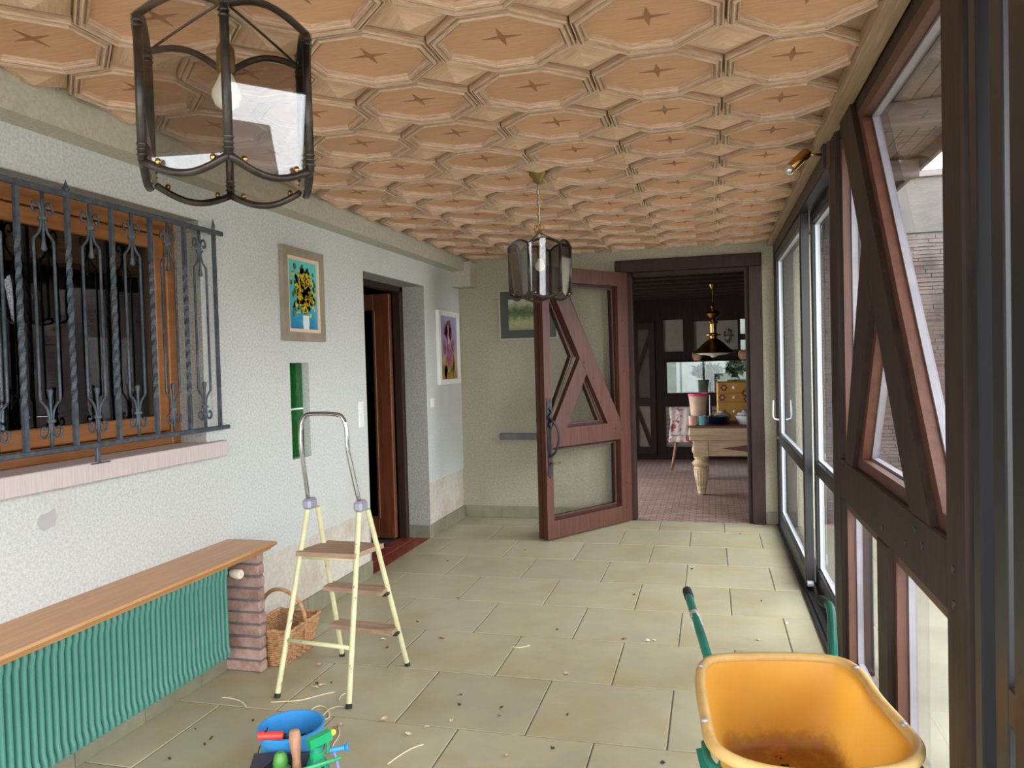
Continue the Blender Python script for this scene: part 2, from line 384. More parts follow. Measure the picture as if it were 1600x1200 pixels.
def holes(mb, ax, v0, v1, urange, zrange, hs):
    """wall slab between planes v0,v1 on axis ax ('x' or 'y'), with rectangular holes (u0,u1,z0,z1)"""
    us = sorted(set(list(urange)+[h for q in hs for h in q[:2] if urange[0] < h < urange[1]]))
    zs = sorted(set(list(zrange)+[h for q in hs for h in q[2:] if zrange[0] < h < zrange[1]]))
    for i in range(len(us)-1):
        for j in range(len(zs)-1):
            uc, zc = (us[i]+us[i+1])/2, (zs[j]+zs[j+1])/2
            if any(h[0] < uc < h[1] and h[2] < zc < h[3] for h in hs): continue
            if ax == 'x': mb.box((v0, us[i], zs[j]), (v1, us[i+1], zs[j+1]))
            else: mb.box((us[i], v0, zs[j]), (us[i+1], v1, zs[j+1]))
    return mb
def catmull(P, n=6, closed=False):
    out = []; k = len(P)
    for i in range(k if closed else k-1):
        g = lambda j: Vector(P[j % k]) if closed else Vector(P[max(0, min(k-1, j))])
        a, b, c, d = g(i-1), g(i), g(i+1), g(i+2)
        for q in range(n):
            t = q/n; out.append(.5*((2*b)+(c-a)*t+(2*a-5*b+4*c-d)*t*t+(3*b-a-3*c+d)*t**3))
    if not closed: out.append(Vector(P[-1]))
    return out

# ================================================================== SETTING
XL, YF, ZC, YB = -2.55, 7.62, 2.717, -1.1
# ---------- floor
floor = thing('floor', (0, 0, 0), 'grey green stone tile floor laid in half bond', kind='structure')
MB().box((XL-.02, YB, -.06), (.80, YF+.02, -.004)).build('grout_bed', M['grout'], floor)
TW, TH, TX, TY = .602, .583, -.205, 7.795
def clip_tile(x0, x1, y0, y1):
    x0, x1 = max(x0, XL-.01), min(x1, .60); y0, y1 = max(y0, YB), min(y1, YF+.015)
    return (x0, x1, y0, y1) if x1-x0 > .03 and y1-y0 > .03 else None
tmesh = None
for r in range(0, 18):
    y1 = TY-TH*r; y0 = y1-TH; offs = .5 if r % 2 == 0 else 0
    for i in range(-6, 4):
        x0 = TX+TW*(i+offs); g = .0035
        q = clip_tile(x0+g, x0+TW-g, y0+g, y1-g)
        if not q: continue
        full = abs(q[1]-q[0]-TW+2*g) < 1e-6 and abs(q[3]-q[2]-TH+2*g) < 1e-6
        if full:
            if tmesh is None: tmesh = MB().cbox((-TW/2+g, -TH/2+g, -.02), (TW/2-g, TH/2-g, 0), .0025).mesh('tile', M['tile'])
            inst(tmesh, 'tile', floor, ((q[0]+q[1])/2, (q[2]+q[3])/2, random.uniform(-.0008, .0006)))
        else:
            c = ((q[0]+q[1])/2, (q[2]+q[3])/2, 0)
            inst(MB().cbox((q[0], q[2], -.02), (q[1], q[3], 0), .0025).mesh('tile', M['tile'], c), 'tile', floor, c)
# ---------- ceiling
ceil = thing('ceiling', (0, 0, ZC), 'coffered ceiling of limed oak octagons with star inlays', kind='structure')
MB().box((-2.9, YB-.1, ZC+.006), (.66, YF+.1, ZC+.12)).build('ceiling_board', M['trim'], ceil)
CX, CY, PX, PY = -.177, 2.533, .491, .4775
ck = .32
def inset(poly, d):
    n = len(poly); out = []
    ar = sum(poly[i][0]*poly[(i+1) % n][1]-poly[(i+1) % n][0]*poly[i][1] for i in range(n)); sg = 1 if ar > 0 else -1
    for i in range(n):
        p0, p1, p2 = Vector(poly[i-1]), Vector(poly[i]), Vector(poly[(i+1) % n])
        e1 = (p1-p0).normalized(); e2 = (p2-p1).normalized()
        n1 = Vector((-e1.y, e1.x))*sg; n2 = Vector((-e2.y, e2.x))*sg
        k = max(.25, 1+n1.dot(n2)); out.append(tuple(p1+(n1+n2)*(d/k)))
    return out
oa, ob = PX/2, PY/2; ocx, ocy = PX*ck, PY*ck
OCT = [(oa, ob-ocy), (oa-ocx, ob), (-oa+ocx, ob), (-oa, ob-ocy), (-oa, -ob+ocy), (-oa+ocx, -ob), (oa-ocx, -ob), (oa, -ob+ocy)]
def octa(d): return inset(OCT, d)
prof = [(.003, .004), (.0042, -.020), (.0062, -.026), (.0105, -.026), (.0125, -.017), (.0165, -.016), (.0185, -.029), (.023, -.034), (.0285, -.033), (.031, -.022), (.0355, -.020), (.0375, -.027), (.043, -.026), (.0455, -.012), (.048, .000)]
mb = MB()
rings = [[(x, y, z) for x, y in octa(d)] for d, z in prof]
acc = 0
for i in range(len(prof)-1):
    l = math.dist(prof[i], prof[i+1])
    for q in range(8):
        w = (q+1) % 8; A, B, C, D = rings[i][q], rings[i][w], rings[i+1][w], rings[i+1][q]
        mb.face((A, B, C, D), [(q*1.3, acc), (q*1.3+.2, acc), (q*1.3+.2, acc+l), (q*1.3, acc+l)])
    acc += l
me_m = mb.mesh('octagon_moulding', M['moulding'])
oc = octa(.047)
mb = MB(); mb.face([(x, y, -.002) for x, y in oc], [(x*1.0+.5, y*1.0+.5) for x, y in oc]); mb.face([(x, y, .005) for x, y in oc], [(x, y) for x, y in oc])
for q in range(8):
    a, b = oc[q], oc[(q+1) % 8]; mb.face([(*a, -.002), (*b, -.002), (*b, .005), (*a, .005)], [(0, 0)]*4)
me_p = mb.mesh('octagon_panel', M['panel'])
star = []
for k in range(8):
    R_ = .072 if k % 2 == 0 else .015
    star.append((R_*math.cos(k*PI/4), R_*math.sin(k*PI/4)))
me_s = MB().prism(star, lambda x, y: (x, y, -.0035), lambda x, y: (x, y, .002)).mesh('star_inlay', M['star'])
mb = MB(); dx, dy = PX*ck-.005, PY*ck-.005; ring_ = [(dx, 0), (0, dy), (-dx, 0), (0, -dy)]
for q in range(4):
    a, b = ring_[q], ring_[(q+1) % 4]
    mb.face([(*a, -.004), (*b, -.004), (0, 0, -.046)], [(q*.7, 0), (q*.7+.2, 0), (q*.7+.1, .12)])
    mb.face([(*a, -.004), (*a, .008), (*b, .008), (*b, -.004)], [(0, 0)]*4)
me_b = mb.mesh('pyramid_boss', M['boss'])
for j in range(-7, 11):
    for i in range(-4, 2):
        c = (CX+PX*i, CY+PY*j, ZC)
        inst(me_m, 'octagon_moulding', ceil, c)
        p = inst(me_p, 'octagon_panel', ceil, c, sc=(random.choice((1, -1)), random.choice((1, -1)), 1))
        s_ = bpy.data.objects.new('star_inlay', me_s); s_.parent = p; COL.objects.link(s_)
for j in range(-7, 11):
    for i in range(-4, 2):
        inst(me_b, 'pyramid_boss', ceil, (CX+PX*(i-.5), CY+PY*(j+.5), ZC))
# ---------- left wall
HW = (1.55, 3.42, 1.231, 2.39); HS = (4.252, 4.482, 1.035, 1.645); HD = (5.335, 6.607, -.2, 2.345)
wl = thing('wall_left', (XL, 4, 0), 'rough grey cream plastered wall with barred window and doorway', kind='structure')
holes(MB(), 'x', XL, XL-.06, (YB, YF), (.512, ZC), [HW, HS, HD]).build('render_coat', M['plaster'], wl)
holes(MB(), 'x', XL-.010, XL-.06, (YB, YF), (-.05, .512), [HD]).build('plinth', M['plinth'], wl)
holes(MB(), 'x', XL-.06, XL-.24, (YB, YF+.0), (-.05, ZC), [HW, HD]).build('wall_core', M['reveal'], wl)
# reveals in coarse plaster around window and door (thin liners)
lin_ = MB()
for (a, b, z0, z1) in (HW, HD):
    lin_.box((XL-.001, b-.004, max(z0, 0)), (XL-.238, b+.003, z1)); lin_.box((XL-.001, a-.003, max(z0, 0)), (XL-.238, a+.004, z1)); lin_.box((XL-.001, a, z1-.004), (XL-.238, b, z1+.003))
lin_.build('reveal', M['reveal'], wl)
MB().box((-2.42, YB, 2.562), (XL-.0, 7.05, ZC+.01)).build('beam', M['beam'], wl)
MB().box((-2.42, 7.05, 2.562), (XL-.0, YF, ZC+.01)).build('beam', M['beam'], wl)
MB().cbox((-2.352, 7.40, 2.405), (-2.58, YF+.01, 2.66)).build('corbel', M['beam'], wl)
sp = MB(); n = 9
pp = [(2.384, 1.048), (2.40, 1.058), (2.43, 1.060), (2.46, 1.072), (2.466, 1.03), (2.455, 1.005), (2.43, 1.0), (2.405, .992), (2.388, 1.005), (2.378, 1.03)]
sp.prism(pp, lambda y, z: (XL-.002, y, z), lambda y, z: (XL+.003, y, z)).build('plaster_patch', flat('grey_filler', (176, 172, 174), rough=.9), wl)
# skirting tiles
bl = thing('baseboard_left', (XL, 5, 0), 'low skirting of grey green tiles along the plastered wall', kind='structure')
def skirt_run(parent, ax, plane, side, u0, u1, L0=.40, h=.122):
    u = u0
    while u < u1-.01:
        e = min(u+L0, u1)
        if u1-e < .08: e = u1
        a, b = u+.002, e-.002
        mbx = MB()
        if ax == 'x': mbx.cbox((plane-.010*side, a, .0), (plane+.011*side, b, h), .003)
        else: mbx.cbox((a, plane-.010*side, .0), (b, plane+.011*side, h), .003)
        mbx.build('skirting_tile', M['skirt'], parent); u = e
skirt_run(bl, 'x', XL, 1, YB, 3.508); skirt_run(bl, 'x', XL, 1, 3.562, HD[0]+.0); skirt_run(bl, 'x', XL, 1, HD[1]+0.0, YF)
skirt_run(bl, 'y', HD[1], -1, XL-.22, XL, L0=.5)
bf = thing('baseboard_far', (-1.5, YF, 0), 'low skirting of grey green tiles under the framed print', kind='structure')
skirt_run(bf, 'y', YF, -1, XL+.012, -.92); skirt_run(bf, 'y', YF, -1, .492, .60, h=.12)
# ---------- far wall
FD = (-.83, .43, -.2, 2.53)
wf = thing('wall_far', (-1, YF, 0), 'grey green plastered end wall around the wide timber doorway', kind='structure')
holes(MB(), 'y', YF, YF+.16, (-2.9, 1.0), (-.05, ZC+.02), [FD]).build('render_coat', M['plaster_shaded'], wf)
MB().cbox((-1.62, YF-.07, .82), (-2.13, YF+.01, .885)).build('stone_ledge', flat('slate_ledge', (104, 104, 104), (88, 88, 88)), wf)
# near wall
wn = thing('wall_near', (-1, YB, 0), 'glazed end wall behind the viewer', kind='structure')
holes(MB(), 'y', YB-.1, YB, (-2.9, .95), (-.05, ZC+.1), [(-2.5, .55, .02, 2.4)]).build('render_coat', M['plaster'], wn)
for k in range(5):
    x0 = -2.5+.744*k; MB().cbox((x0, YB-.09, .02), (x0+.07, YB-.02, 2.4), .004).build('mullion', M['timber'], wn)
    if k < 4: MB().box((x0+.07, YB-.055, .02), (x0+.744, YB-.05, 2.4)).build('pane', M['glass'], wn)
# ---------- timber doorway frame (far wall)
df = thing('trim_1', (-.2, YF, 0), 'dark brown heavy timber frame around the doorway to the next room', kind='structure')
def fbox(p, a, b, m_='doordark', nm='jamb'): return MB().cbox(a, b, .006).build(nm, M[m_], p)
fbox(df, (.365, YF-.03, 0), (.485, YF+.17, 2.475)); fbox(df, (.33, YF+.02, 0), (.366, YF+.12, 2.45), nm='stop')
fbox(df, (-.905, YF-.035, 2.475), (.485, YF+.17, 2.595), nm='lintel'); fbox(df, (-.74, YF+.02, 2.435), (.366, YF+.12, 2.476), nm='stop')
fbox(df, (-.905, YF-.0, 0), (-.805, YF+.17, 2.475)); fbox(df, (-.805, YF+.03, 0), (-.745, YF+.17, 2.475), nm='stop')
# ---------- open door leaf with A-brace
A_ = Vector((-.80, 7.57, 0)); Bv = Vector((-1.437, 6.613, 0)); tl = (Bv-A_).normalized(); nl = Vector((-tl.y, tl.x, 0))   # nl faces the room
LL = (Bv-A_).length
d3 = thing('door_1', A_, 'open mahogany door leaf with A shaped brace and three glass panes', kind='structure')
def LP(u, z, w): return A_+tl*u+nl*w+Vector((0, 0, z))
def leafpoly(poly, w0, w1, nm, m_='doorwood', parent=None):
    return MB().prism(poly, lambda u, z: LP(u, z, w0), lambda u, z: LP(u, z, w1)).build(nm, M[m_], parent or d3)
T0, T1 = -.055, 0.0       # main layer behind the measured face
rect = lambda u0, u1, z0, z1: [(u0, z0), (u1, z0), (u1, z1), (u0, z1)]
leafpoly(rect(-.03, .125, .015, 2.47), T0, T1, 'stile'); leafpoly(rect(1.062, LL, .015, 2.47), T0, T1, 'stile')
leafpoly(rect(.125, 1.062, 2.335, 2.47), T0, T1, 'top_rail'); leafpoly(rect(.125, 1.062, .838, 1.005), T0, T1, 'middle_rail'); leafpoly(rect(.125, 1.062, .015, .175), T0, T1, 'bottom_rail')
leafpoly([(1.062, 2.335), (.875, 2.335), (.105, 1.005), (.305, 1.005), (.66, 1.62), (.7, 1.69)], T0, T1-.004, 'diagonal_brace')
leafpoly([(1.06, 1.005), (.868, 1.005), (.585, 1.492), (.672, 1.645)], T0, T1-.006, 'short_brace')
leafpoly([(.672, 1.645), (1.062, 2.31), (1.062, 2.335), (1.04, 2.335), (.65, 1.655)], T0-.02, T0+.01, 'glazing_bead')
# second layer: inner frames set back, with panes
openings = [rect(.125, 1.062, .175, .838),
            [(.335, 1.005), (.868, 1.005), (.585, 1.492)],
            [(.125, 1.08), (.125, 2.335), (.845, 2.335)],
            [(1.062, 1.04), (1.062, 2.29), (.705, 1.66)]]
for op in openings:
    inn = inset(op, .032)
    MB().ring(op, inn, lambda u, z: LP(u, z, -.10), lambda u, z: LP(u, z, -.055)).build('sash_frame', M['doordark'], d3)
    MB().ring(inset(op, .024), inset(op, .036), lambda u, z: LP(u, z, -.06), lambda u, z: LP(u, z, -.048)).build('glazing_bead', M['doorwood'], d3)
    leafpoly(inset(op, .022), -.082, -.078, 'pane', 'glass')
leafpoly(rect(1.062, LL, .015, 2.47), -.115, -.068, 'meeting_stile', 'doorwood'); leafpoly(rect(1.075, LL-.012, .015, 2.47), -.068, -.055, 'rebate', 'doordark')
leafpoly(rect(-.03, .125, .015, 2.47), -.115, -.055, 'back_stile', 'doordark'); leafpoly(rect(.125, 1.062, 2.335, 2.47), -.115, -.055, 'back_rail', 'doordark')
leafpoly(rect(.125, 1.062, .838, 1.005), -.115, -.055, 'back_rail', 'doordark'); leafpoly(rect(.125, 1.062, .015, .175), -.115, -.055, 'back_rail', 'doordark')
# wrought handle
for sgn, w in ((1, 0), (-1, -.115)):
    pl = MB().prism([(1.075, .60), (1.105, .565), (1.135, .60), (1.125, .66), (1.13, .95), (1.135, 1.2), (1.13, 1.29), (1.105, 1.25), (1.08, 1.29), (1.076, 1.2), (1.082, .95), (1.085, .66)],
        lambda u, z: LP(u, z, w), lambda u, z: LP(u, z, w+.006*sgn)).build('handle_plate', M['black'], d3)
    pts = catmull([LP(1.105, 1.10, w+.004*sgn), LP(1.09, 1.08, w+.04*sgn), LP(1.06, 1.0, w+.07*sgn), LP(1.06, .90, w+.075*sgn), LP(1.085, .80, w+.05*sgn), LP(1.105, .76, w+.004*sgn)], 5)
    MB().tube(pts, .011, 8).build('pull_ring', M['black'], pl, smooth=True)
    if sgn > 0:
        MB().tube([LP(1.10, .70, .004), LP(1.10, .70, .035), LP(1.02, .705, .05)], .009, 8).build('latch_lever', M['oldbrass'], pl, smooth=True)
        MB().tube(catmull([LP(1.11, 1.2, .008), LP(1.085, 1.16, .02), LP(1.12, 1.12, .022), LP(1.085, 1.09, .02), LP(1.12, 1.05, .02), LP(1.09, 1.02, .012)], 5), .008, 6).build('scroll', M['black'], pl, smooth=True)
for u, z in ((.05, .4), (.05, 1.2), (.05, 1.5), (.05, 1.75), (.06, 2.0), (.06, .15), (.1, .93), (.2, .95), (.62, 1.6), (.5, 1.45)):
    MB().lathe([(0, .002), (.008, .002), (.008, -.002), (0, -.003)], LP(u, z, 0), 8, axis=nl).build('peg', M['timber'], d3)

# ---------- hallway door in the left wall
d4 = thing('door_2', (-2.83, 6.5, 0), 'chestnut glazed door standing open in the plaster doorway', kind='structure')
def hb(a, b, nm, m_='hallwood'): return MB().cbox(a, b, .006).build(nm, M[m_], d4)
hb((-2.76, 6.54, 0), (-2.84, 6.607, 2.345), 'jamb', 'doordark'); hb((-2.76, 5.335, 2.29), (-2.84, 6.6, 2.345), 'head', 'doordark'); hb((-2.76, 5.335, 0), (-2.84, 5.40, 2.29), 'jamb', 'doordark')
hb((-2.845, 6.47, .02), (-3.0, 6.53, 2.28), 'stile'); hb((-3.50, 6.47, .02), (-3.63, 6.53, 2.28), 'stile')
hb((-3.0, 6.47, .02), (-3.5, 6.53, .20), 'bottom_rail'); hb((-3.0, 6.47, 2.13), (-3.5, 6.53, 2.28), 'top_rail')
hb((-2.985, 6.462, .20), (-3.012, 6.475, 2.13), 'glazing_bead'); hb((-3.0, 6.462, .20), (-3.5, 6.475, .222), 'glazing_bead')
hb((-3.0, 6.495, .2), (-3.5, 6.503, 2.13), 'pane', 'dglass')
th = thing('trim_2', (-2.7, 6, 0), 'red tile threshold in the doorway of the plaster wall', kind='structure')
for k in range(6):
    for q in range(2):
        y0 = HD[0]+k*.212; x0 = XL-.005-q*.15
        MB().cbox((x0-.003, y0+.003, -.03), (x0-.147, y0+.209, .004), .003).build('tile', M['redtile'], th)
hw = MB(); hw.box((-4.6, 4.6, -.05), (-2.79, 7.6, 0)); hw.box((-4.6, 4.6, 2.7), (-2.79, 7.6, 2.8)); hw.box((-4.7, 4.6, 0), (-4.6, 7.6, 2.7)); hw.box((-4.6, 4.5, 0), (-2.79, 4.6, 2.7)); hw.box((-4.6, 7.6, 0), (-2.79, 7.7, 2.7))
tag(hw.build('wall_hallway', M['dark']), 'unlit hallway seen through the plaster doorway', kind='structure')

# ---------- window in the left wall
w1 = thing('window_1', (-2.75, 2.5, 1.23), 'honey coloured wooden window behind the wrought iron grille', kind='structure')
def wb(a, b, nm, m_='orange'): return MB().cbox(a, b, .006).build(nm, M[m_], w1)
wb((-2.70, 3.35, 1.235), (-2.79, 3.42, 2.385), 'frame_stile'); wb((-2.70, 1.55, 1.235), (-2.79, 1.62, 2.385), 'frame_stile')
wb((-2.70, 1.62, 2.31), (-2.79, 3.35, 2.385), 'frame_head'); wb((-2.70, 1.62, 1.235), (-2.79, 3.35, 1.30), 'frame_sill')
wb((-2.71, 3.275, 1.305), (-2.77, 3.347, 2.305), 'sash_stile'); wb((-2.71, 1.62, 1.305), (-2.77, 1.69, 2.305), 'sash_stile')
wb((-2.71, 1.69, 2.235), (-2.77, 3.275, 2.305), 'sash_rail'); wb((-2.71, 1.69, 1.305), (-2.77, 3.275, 1.385), 'sash_rail'); 
wb((-2.742, 1.69, 1.385), (-2.748, 3.275, 2.235), 'pane', 'dglass')
MB().cbox((-2.50, 1.40, 1.155), (-2.705, 3.527, 1.236), .004).build('window_sill', M['sill'], w1)
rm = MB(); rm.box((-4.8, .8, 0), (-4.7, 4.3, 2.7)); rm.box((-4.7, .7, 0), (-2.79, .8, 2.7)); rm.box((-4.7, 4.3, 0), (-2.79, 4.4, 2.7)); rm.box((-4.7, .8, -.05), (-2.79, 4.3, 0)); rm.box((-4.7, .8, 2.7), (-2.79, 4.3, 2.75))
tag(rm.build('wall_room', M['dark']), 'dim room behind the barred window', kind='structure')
cu = MB()
for k in range(28):
    y = 2.98+k*.0125; cu.tube([(-2.95+.018*math.sin(k*1.3), y, 1.0), (-2.95+.018*math.sin(k*1.3), y, 2.5)], .012, 6)
tag(cu.build('curtain', flat('brown_curtain', (92, 84, 70)), smooth=True), 'dull brown curtain hanging behind the barred window glass', 'curtain')
# slit with green glass blocks
w2 = thing('window_2', (XL-.05, 4.36, 1.03), 'narrow slit of two dark green glass blocks', kind='structure')
MB().cbox((XL-.048, 4.252, 1.352), (XL-.09, 4.482, 1.645), .004).build('glass_block', M['green_glass'], w2)
MB().cbox((XL-.048, 4.252, 1.035), (XL-.09, 4.482, 1.344), .004).build('glass_block', M['green_glass'], w2)
MB().box((XL-.05, 4.252, 1.343), (XL-.09, 4.482, 1.353)).build('joint', M['white'], w2)

# ---------- right wall : trim, timber bay, sliding doors
tr = thing('trim_3', (.56, 3, ZC), 'pale wooden cover strip between the coffered ceiling and the glazing', kind='structure')
MB().cbox((.535, 4.15, 2.655), (.605, YF, ZC+.005), .004).build('strip', M['trim'], tr)
MB().cbox((.525, YB, 2.65), (.60, 4.14, ZC+.005), .004).build('strip', M['trim'], tr)
wr = thing('wall_right', (.6, 3, 0), 'dark timber framed glazed wall bay with diagonal braces', kind='structure')
XT = .585; TD = .075
def tb(y0, y1, z0, z1, nm, m_='timber', x0=XT, x1=XT+TD): return MB().cbox((x0, y0, z0), (x1, y1, z1), .006).build(nm, M[m_], wr)
tb(3.87, 4.06, 0, 2.655, 'post'); tb(2.03, 2.19, 0, 2.655, 'post'); tb(2.19, 3.87, .925, 1.115, 'rail'); tb(2.19, 3.87, 2.60, 2.70, 'top_plate', x0=XT+.02); tb(2.19, 3.87, 0, .10, 'sole_plate')
tb(2.90, 3.065, .10, .925, 'stud')
def tpoly(poly, nm, m_, x0, x1): return MB().prism(poly, lambda y, z: (x0, y, z), lambda y, z: (x1, y, z)).build(nm, M[m_], wr)
tpoly([(3.74, 2.65), (3.475, 2.65), (2.335, 1.115), (2.57, 1.115)], 'diagonal_brace', 'timber', XT, XT+TD)
tpoly([(3.735, 1.115), (3.545, 1.115), (3.10, 1.80), (3.27, 2.04)], 'short_brace', 'timber', XT, XT+TD)
bay = [[(3.87, 1.115), (3.735, 1.115), (3.28, 2.05), (3.68, 2.60), (3.87, 2.60)],
       [(3.53, 1.115), (2.60, 1.115), (3.105, 1.79)],
       [(2.32, 1.115), (2.19, 1.115), (2.19, 2.60), (3.43, 2.60)],
       [(3.87, .10), (3.065, .10), (3.065, .925), (3.87, .925)],
       [(2.90, .10), (2.19, .10), (2.19, .925), (2.90, .925)]]
for op in bay:
    w = .045
    MB().ring(inset(op, -.012), inset(op, w), lambda y, z: (XT+.022, y, z), lambda y, z: (XT+.062, y, z)).build('sash_frame', M['sash'], wr)
    MB().ring(inset(op, w-.012), inset(op, w+.009), lambda y, z: (XT+.058, y, z), lambda y, z: (XT+.084, y, z)).build('glazing_bead', M['bead'], wr)
    MB().prism(inset(op, w-.005), lambda y, z: (XT+.068, y, z), lambda y, z: (XT+.072, y, z)).build('pane', M['glass'], wr)
for y, z in ((3.78, 1.08), (2.62, 1.0), (2.5, 1.07), (2.42, 1.04), (2.95, .98), (2.13, .96), (2.13, 1.05)):
    MB().lathe([(0, .003), (.011, .003), (.012, -.002), (0, -.003)], (XT, y, z), 8, axis=(-1, 0, 0)).build('peg', M['black'], wr)
def sliding(name, label, y0, y1, leaves, X0=.60, bead='silver'):
    d = thing(name, (X0, (y0+y1)/2, 0), label, kind='structure')
    def b(a, c, nm, m_='black'): return MB().cbox(a, c, .004).build(nm, M[m_], d)
    b((X0-.03, y0, .0), (X0+.16, y1, .022), 'floor_track'); b((X0-.005, y0, .022), (X0+.0, y1, .035), 'track_rail'); b((X0+.07, y0, .022), (X0+.075, y1, .035), 'track_rail')
    b((X0-.012, y0, 2.56), (X0+.16, y1, 2.66), 'head_frame'); b((X0-.012, y1-.05, 0), (X0+.16, y1, 2.56), 'side_frame'); b((X0-.012, y0, 0), (X0+.16, y0+.05, 2.56), 'side_frame')
    for (a, c, xx) in leaves:
        for e0, e1 in ((a, a+.075), (c-.075, c)): b((xx, e0, .03), (xx+.055, e1, 2.57), 'stile', 'alu')
        for z0, z1 in ((.03, .15), (.80, .885), (2.49, 2.57)): b((xx, a+.075, z0), (xx+.055, c-.075, z1), 'rail', 'alu')
        for z0, z1 in ((.15, .80), (.885, 2.49)):
            MB().ring(rect(a+.07, c-.07, z0-.005, z1+.005), rect(a+.085, c-.085, z0+.012, z1-.012), lambda y, z: (xx+.022, y, z), lambda y, z: (xx+.052, y, z)).build('glazing_bead', M[bead], d)
            MB().box((xx+.03, a+.075, z0), (xx+.034, c-.075, z1)).build('pane', M['glass'], d)
    return d
sd = sliding('door_3', 'dark aluminium sliding glass doors beside the doorway', 4.06, 7.55, [(5.47, 7.50, .60), (4.11, 5.55, .672)])
hd = MB().tube([(.598, 7.40, 1.02), (.555, 7.40, 1.03), (.548, 7.40, 1.06), (.552, 7.40, 1.20)], .008, 8).build('door_handle', M['silver'], sd, smooth=True)
MB().tube([(.585, 7.44, .85), (.598, 7.44, .85)], .01, 8).build('door_lock', M['silver'], sd)
MB().tube([(.605, 5.44, .06), (.645, 5.44, .06)], .02, 12).build('roller', M['silver'], sd)
sliding('door_4', 'black aluminium sliding door frame at the near end of the glazing', YB, 1.985, [(.35, 1.89, .60), (YB+.05, .45, .672)], bead='black')
MB().cbox((.58, 1.60, 0), (.60, 1.72, 2.65)).build('screen_stile', M['black'], bpy.data.objects['door_4'])
MB().cbox((.59, 7.55, 0), (.80, YF+.1, 2.7)).build('wall_pier', M['plaster_shaded']); tag(bpy.data.objects['wall_pier'], 'narrow plastered pier between timber doorway and sliding doors', kind='structure')
# ---------- outside
MB().box((.76, -14, -.10), (16, 26, -.03)).box((-16, -14, -.10), (.76, YB-.1, -.03)).build('ground_terrace', M['terrace']); tag(bpy.data.objects['ground_terrace'], 'pale paved terrace outside the glazing', kind='structure')
ov = thing('roof_overhang', (1.2, 2, 2.75), 'weathered timber roof overhang outside the glazing', kind='structure')
for k in range(6):
    x0 = .78+k*.085; MB().cbox((x0, YB-.2, 2.80+.005*k), (x0+.08, 7.7, 2.825+.005*k), .004).build('soffit_board', M['soffit'], ov)
for k in range(8):
    MB().cbox((.78, -2.0+k*1.2, 2.69), (1.27, -1.9+k*1.2, 2.80), .006).build('rafter', M['soffit'], ov)
MB().cbox((1.27, YB-.2, 2.74), (1.30, 7.7, 2.90), .004).build('fascia', M['soffit'], ov)
MB().box((-5, YB-.25, 2.86), (1.27, 7.75, 3.0)).build('roof_deck', M['soffit'], ov)
ww = thing('wall_wing', (3, 7.8, 0), 'wing wall of thin stacked bricks under a pale concrete band', kind='structure')
MB().box((.78, 7.72, -.1), (9, 7.9, 2.70)).build('mortar_core', M['mortar'], ww)
sb = MB(); z = -.08; row = 0
while z < 2.66:
    h = random.uniform(.028, .042); x = .79+random.uniform(-.1, 0)
    while x < 7.0:
        l = random.uniform(.16, .42); sb.box((max(x, .785), 7.72-random.uniform(.004, .022), z), (x+l-.006, 7.74, z+h-.007)); x += l
    z += h
o = sb.build('stacked_bricks', M['slab'], ww); o['kind'] = 'stuff'
MB().cbox((.78, 7.69, 2.70), (9, 7.92, 3.20)).build('concrete_band', M['concrete'], ww); MB().cbox((.78, 7.66, 3.20), (9, 7.95, 3.26)).build('coping', M['soffit'], ww)
# facing wing across the terrace
nb = thing('neighbour_building', (10, 0, 0), 'brick outbuilding with grey pitched roof across the terrace', 'building')
nw = MB(); nw.box((8.0, -2.6, -.1), (12.4, 2.2, 2.5)); nw.build('wall', M['slab'], nb)
MB().prism([(7.6, 2.4), (10.2, 4.1), (12.8, 2.4)], lambda x, z: (x, -2.9, z), lambda x, z: (x, 2.5, z)).build('roof', flat('grey_roof', (92, 88, 88), (76, 72, 72), ns=6), nb)

# ================================================================== NEXT ROOM
Y2 = 12.45
br = MB(); br.box((-2.7, YF+.015, -.06), (1.7, Y2+.1, -.002)); br.build('floor_next_room', M['paver']); tag(bpy.data.objects['floor_next_room'], 'pinkish clay paver floor of the next room', kind='structure')
MB().box((-2.7, YF+.16, 2.70), (1.7, Y2+.1, 2.8)).build('ceiling_next_room', M['backtimber']); tag(bpy.data.objects['ceiling_next_room'], 'dark boarded ceiling of the next room', kind='structure')
cb = thing('ceiling_beams', (0, 10, 2.6), 'dark brown ceiling beams of the next room', kind='structure')
for k in range(9): MB().cbox((-2.6, 8.0+k*.5, 2.54), (1.6, 8.14+k*.5, 2.70), .01).build('beam', M['backtimber'], cb)
MB().box((1.6, YF+.16, -.05), (1.7, Y2+.1, 2.8)).build('wall_next_room_right', M['backtimber']); tag(bpy.data.objects['wall_next_room_right'], 'dark timber side wall of the next room', kind='structure')
holes(MB(), 'x', -2.7, -2.6, (YF+.16, Y2+.1), (-.05, 2.8), [(8.4, 10.8, .2, 2.2)]).build('wall_next_room_left', M['backtimber']); tag(bpy.data.objects['wall_next_room_left'], 'side wall with a broad window lighting the next room', kind='structure')
MB().box((-16, 7.9, -.12), (-2.7, 26, -.06)).build('ground_garden', flat('garden_ground', (120, 130, 80))); tag(bpy.data.objects['ground_garden'], 'garden ground outside the next room', kind='structure')
wbk = thing('wall_back', (0, Y2, 0), 'dark timber framed back wall with panels and glazing', kind='structure')
bh = [(-1.22, -.87, .08, 2.2), (-.73, -.42, 1.73, 2.24), (-.25, .42, 1.735, 2.2), (.46, .60, 1.98, 2.215), (.46, .60, 1.73, 1.885), (-.685, .9, 1.065, 1.575), (-.725, -.10, .20, .85), (-.02, .6, .20, .85)]
holes(MB(), 'y', Y2, Y2+.1, (-2.7, 1.7), (-.05, 2.8), bh).build('timber_frame', M['backtimber'], wbk)
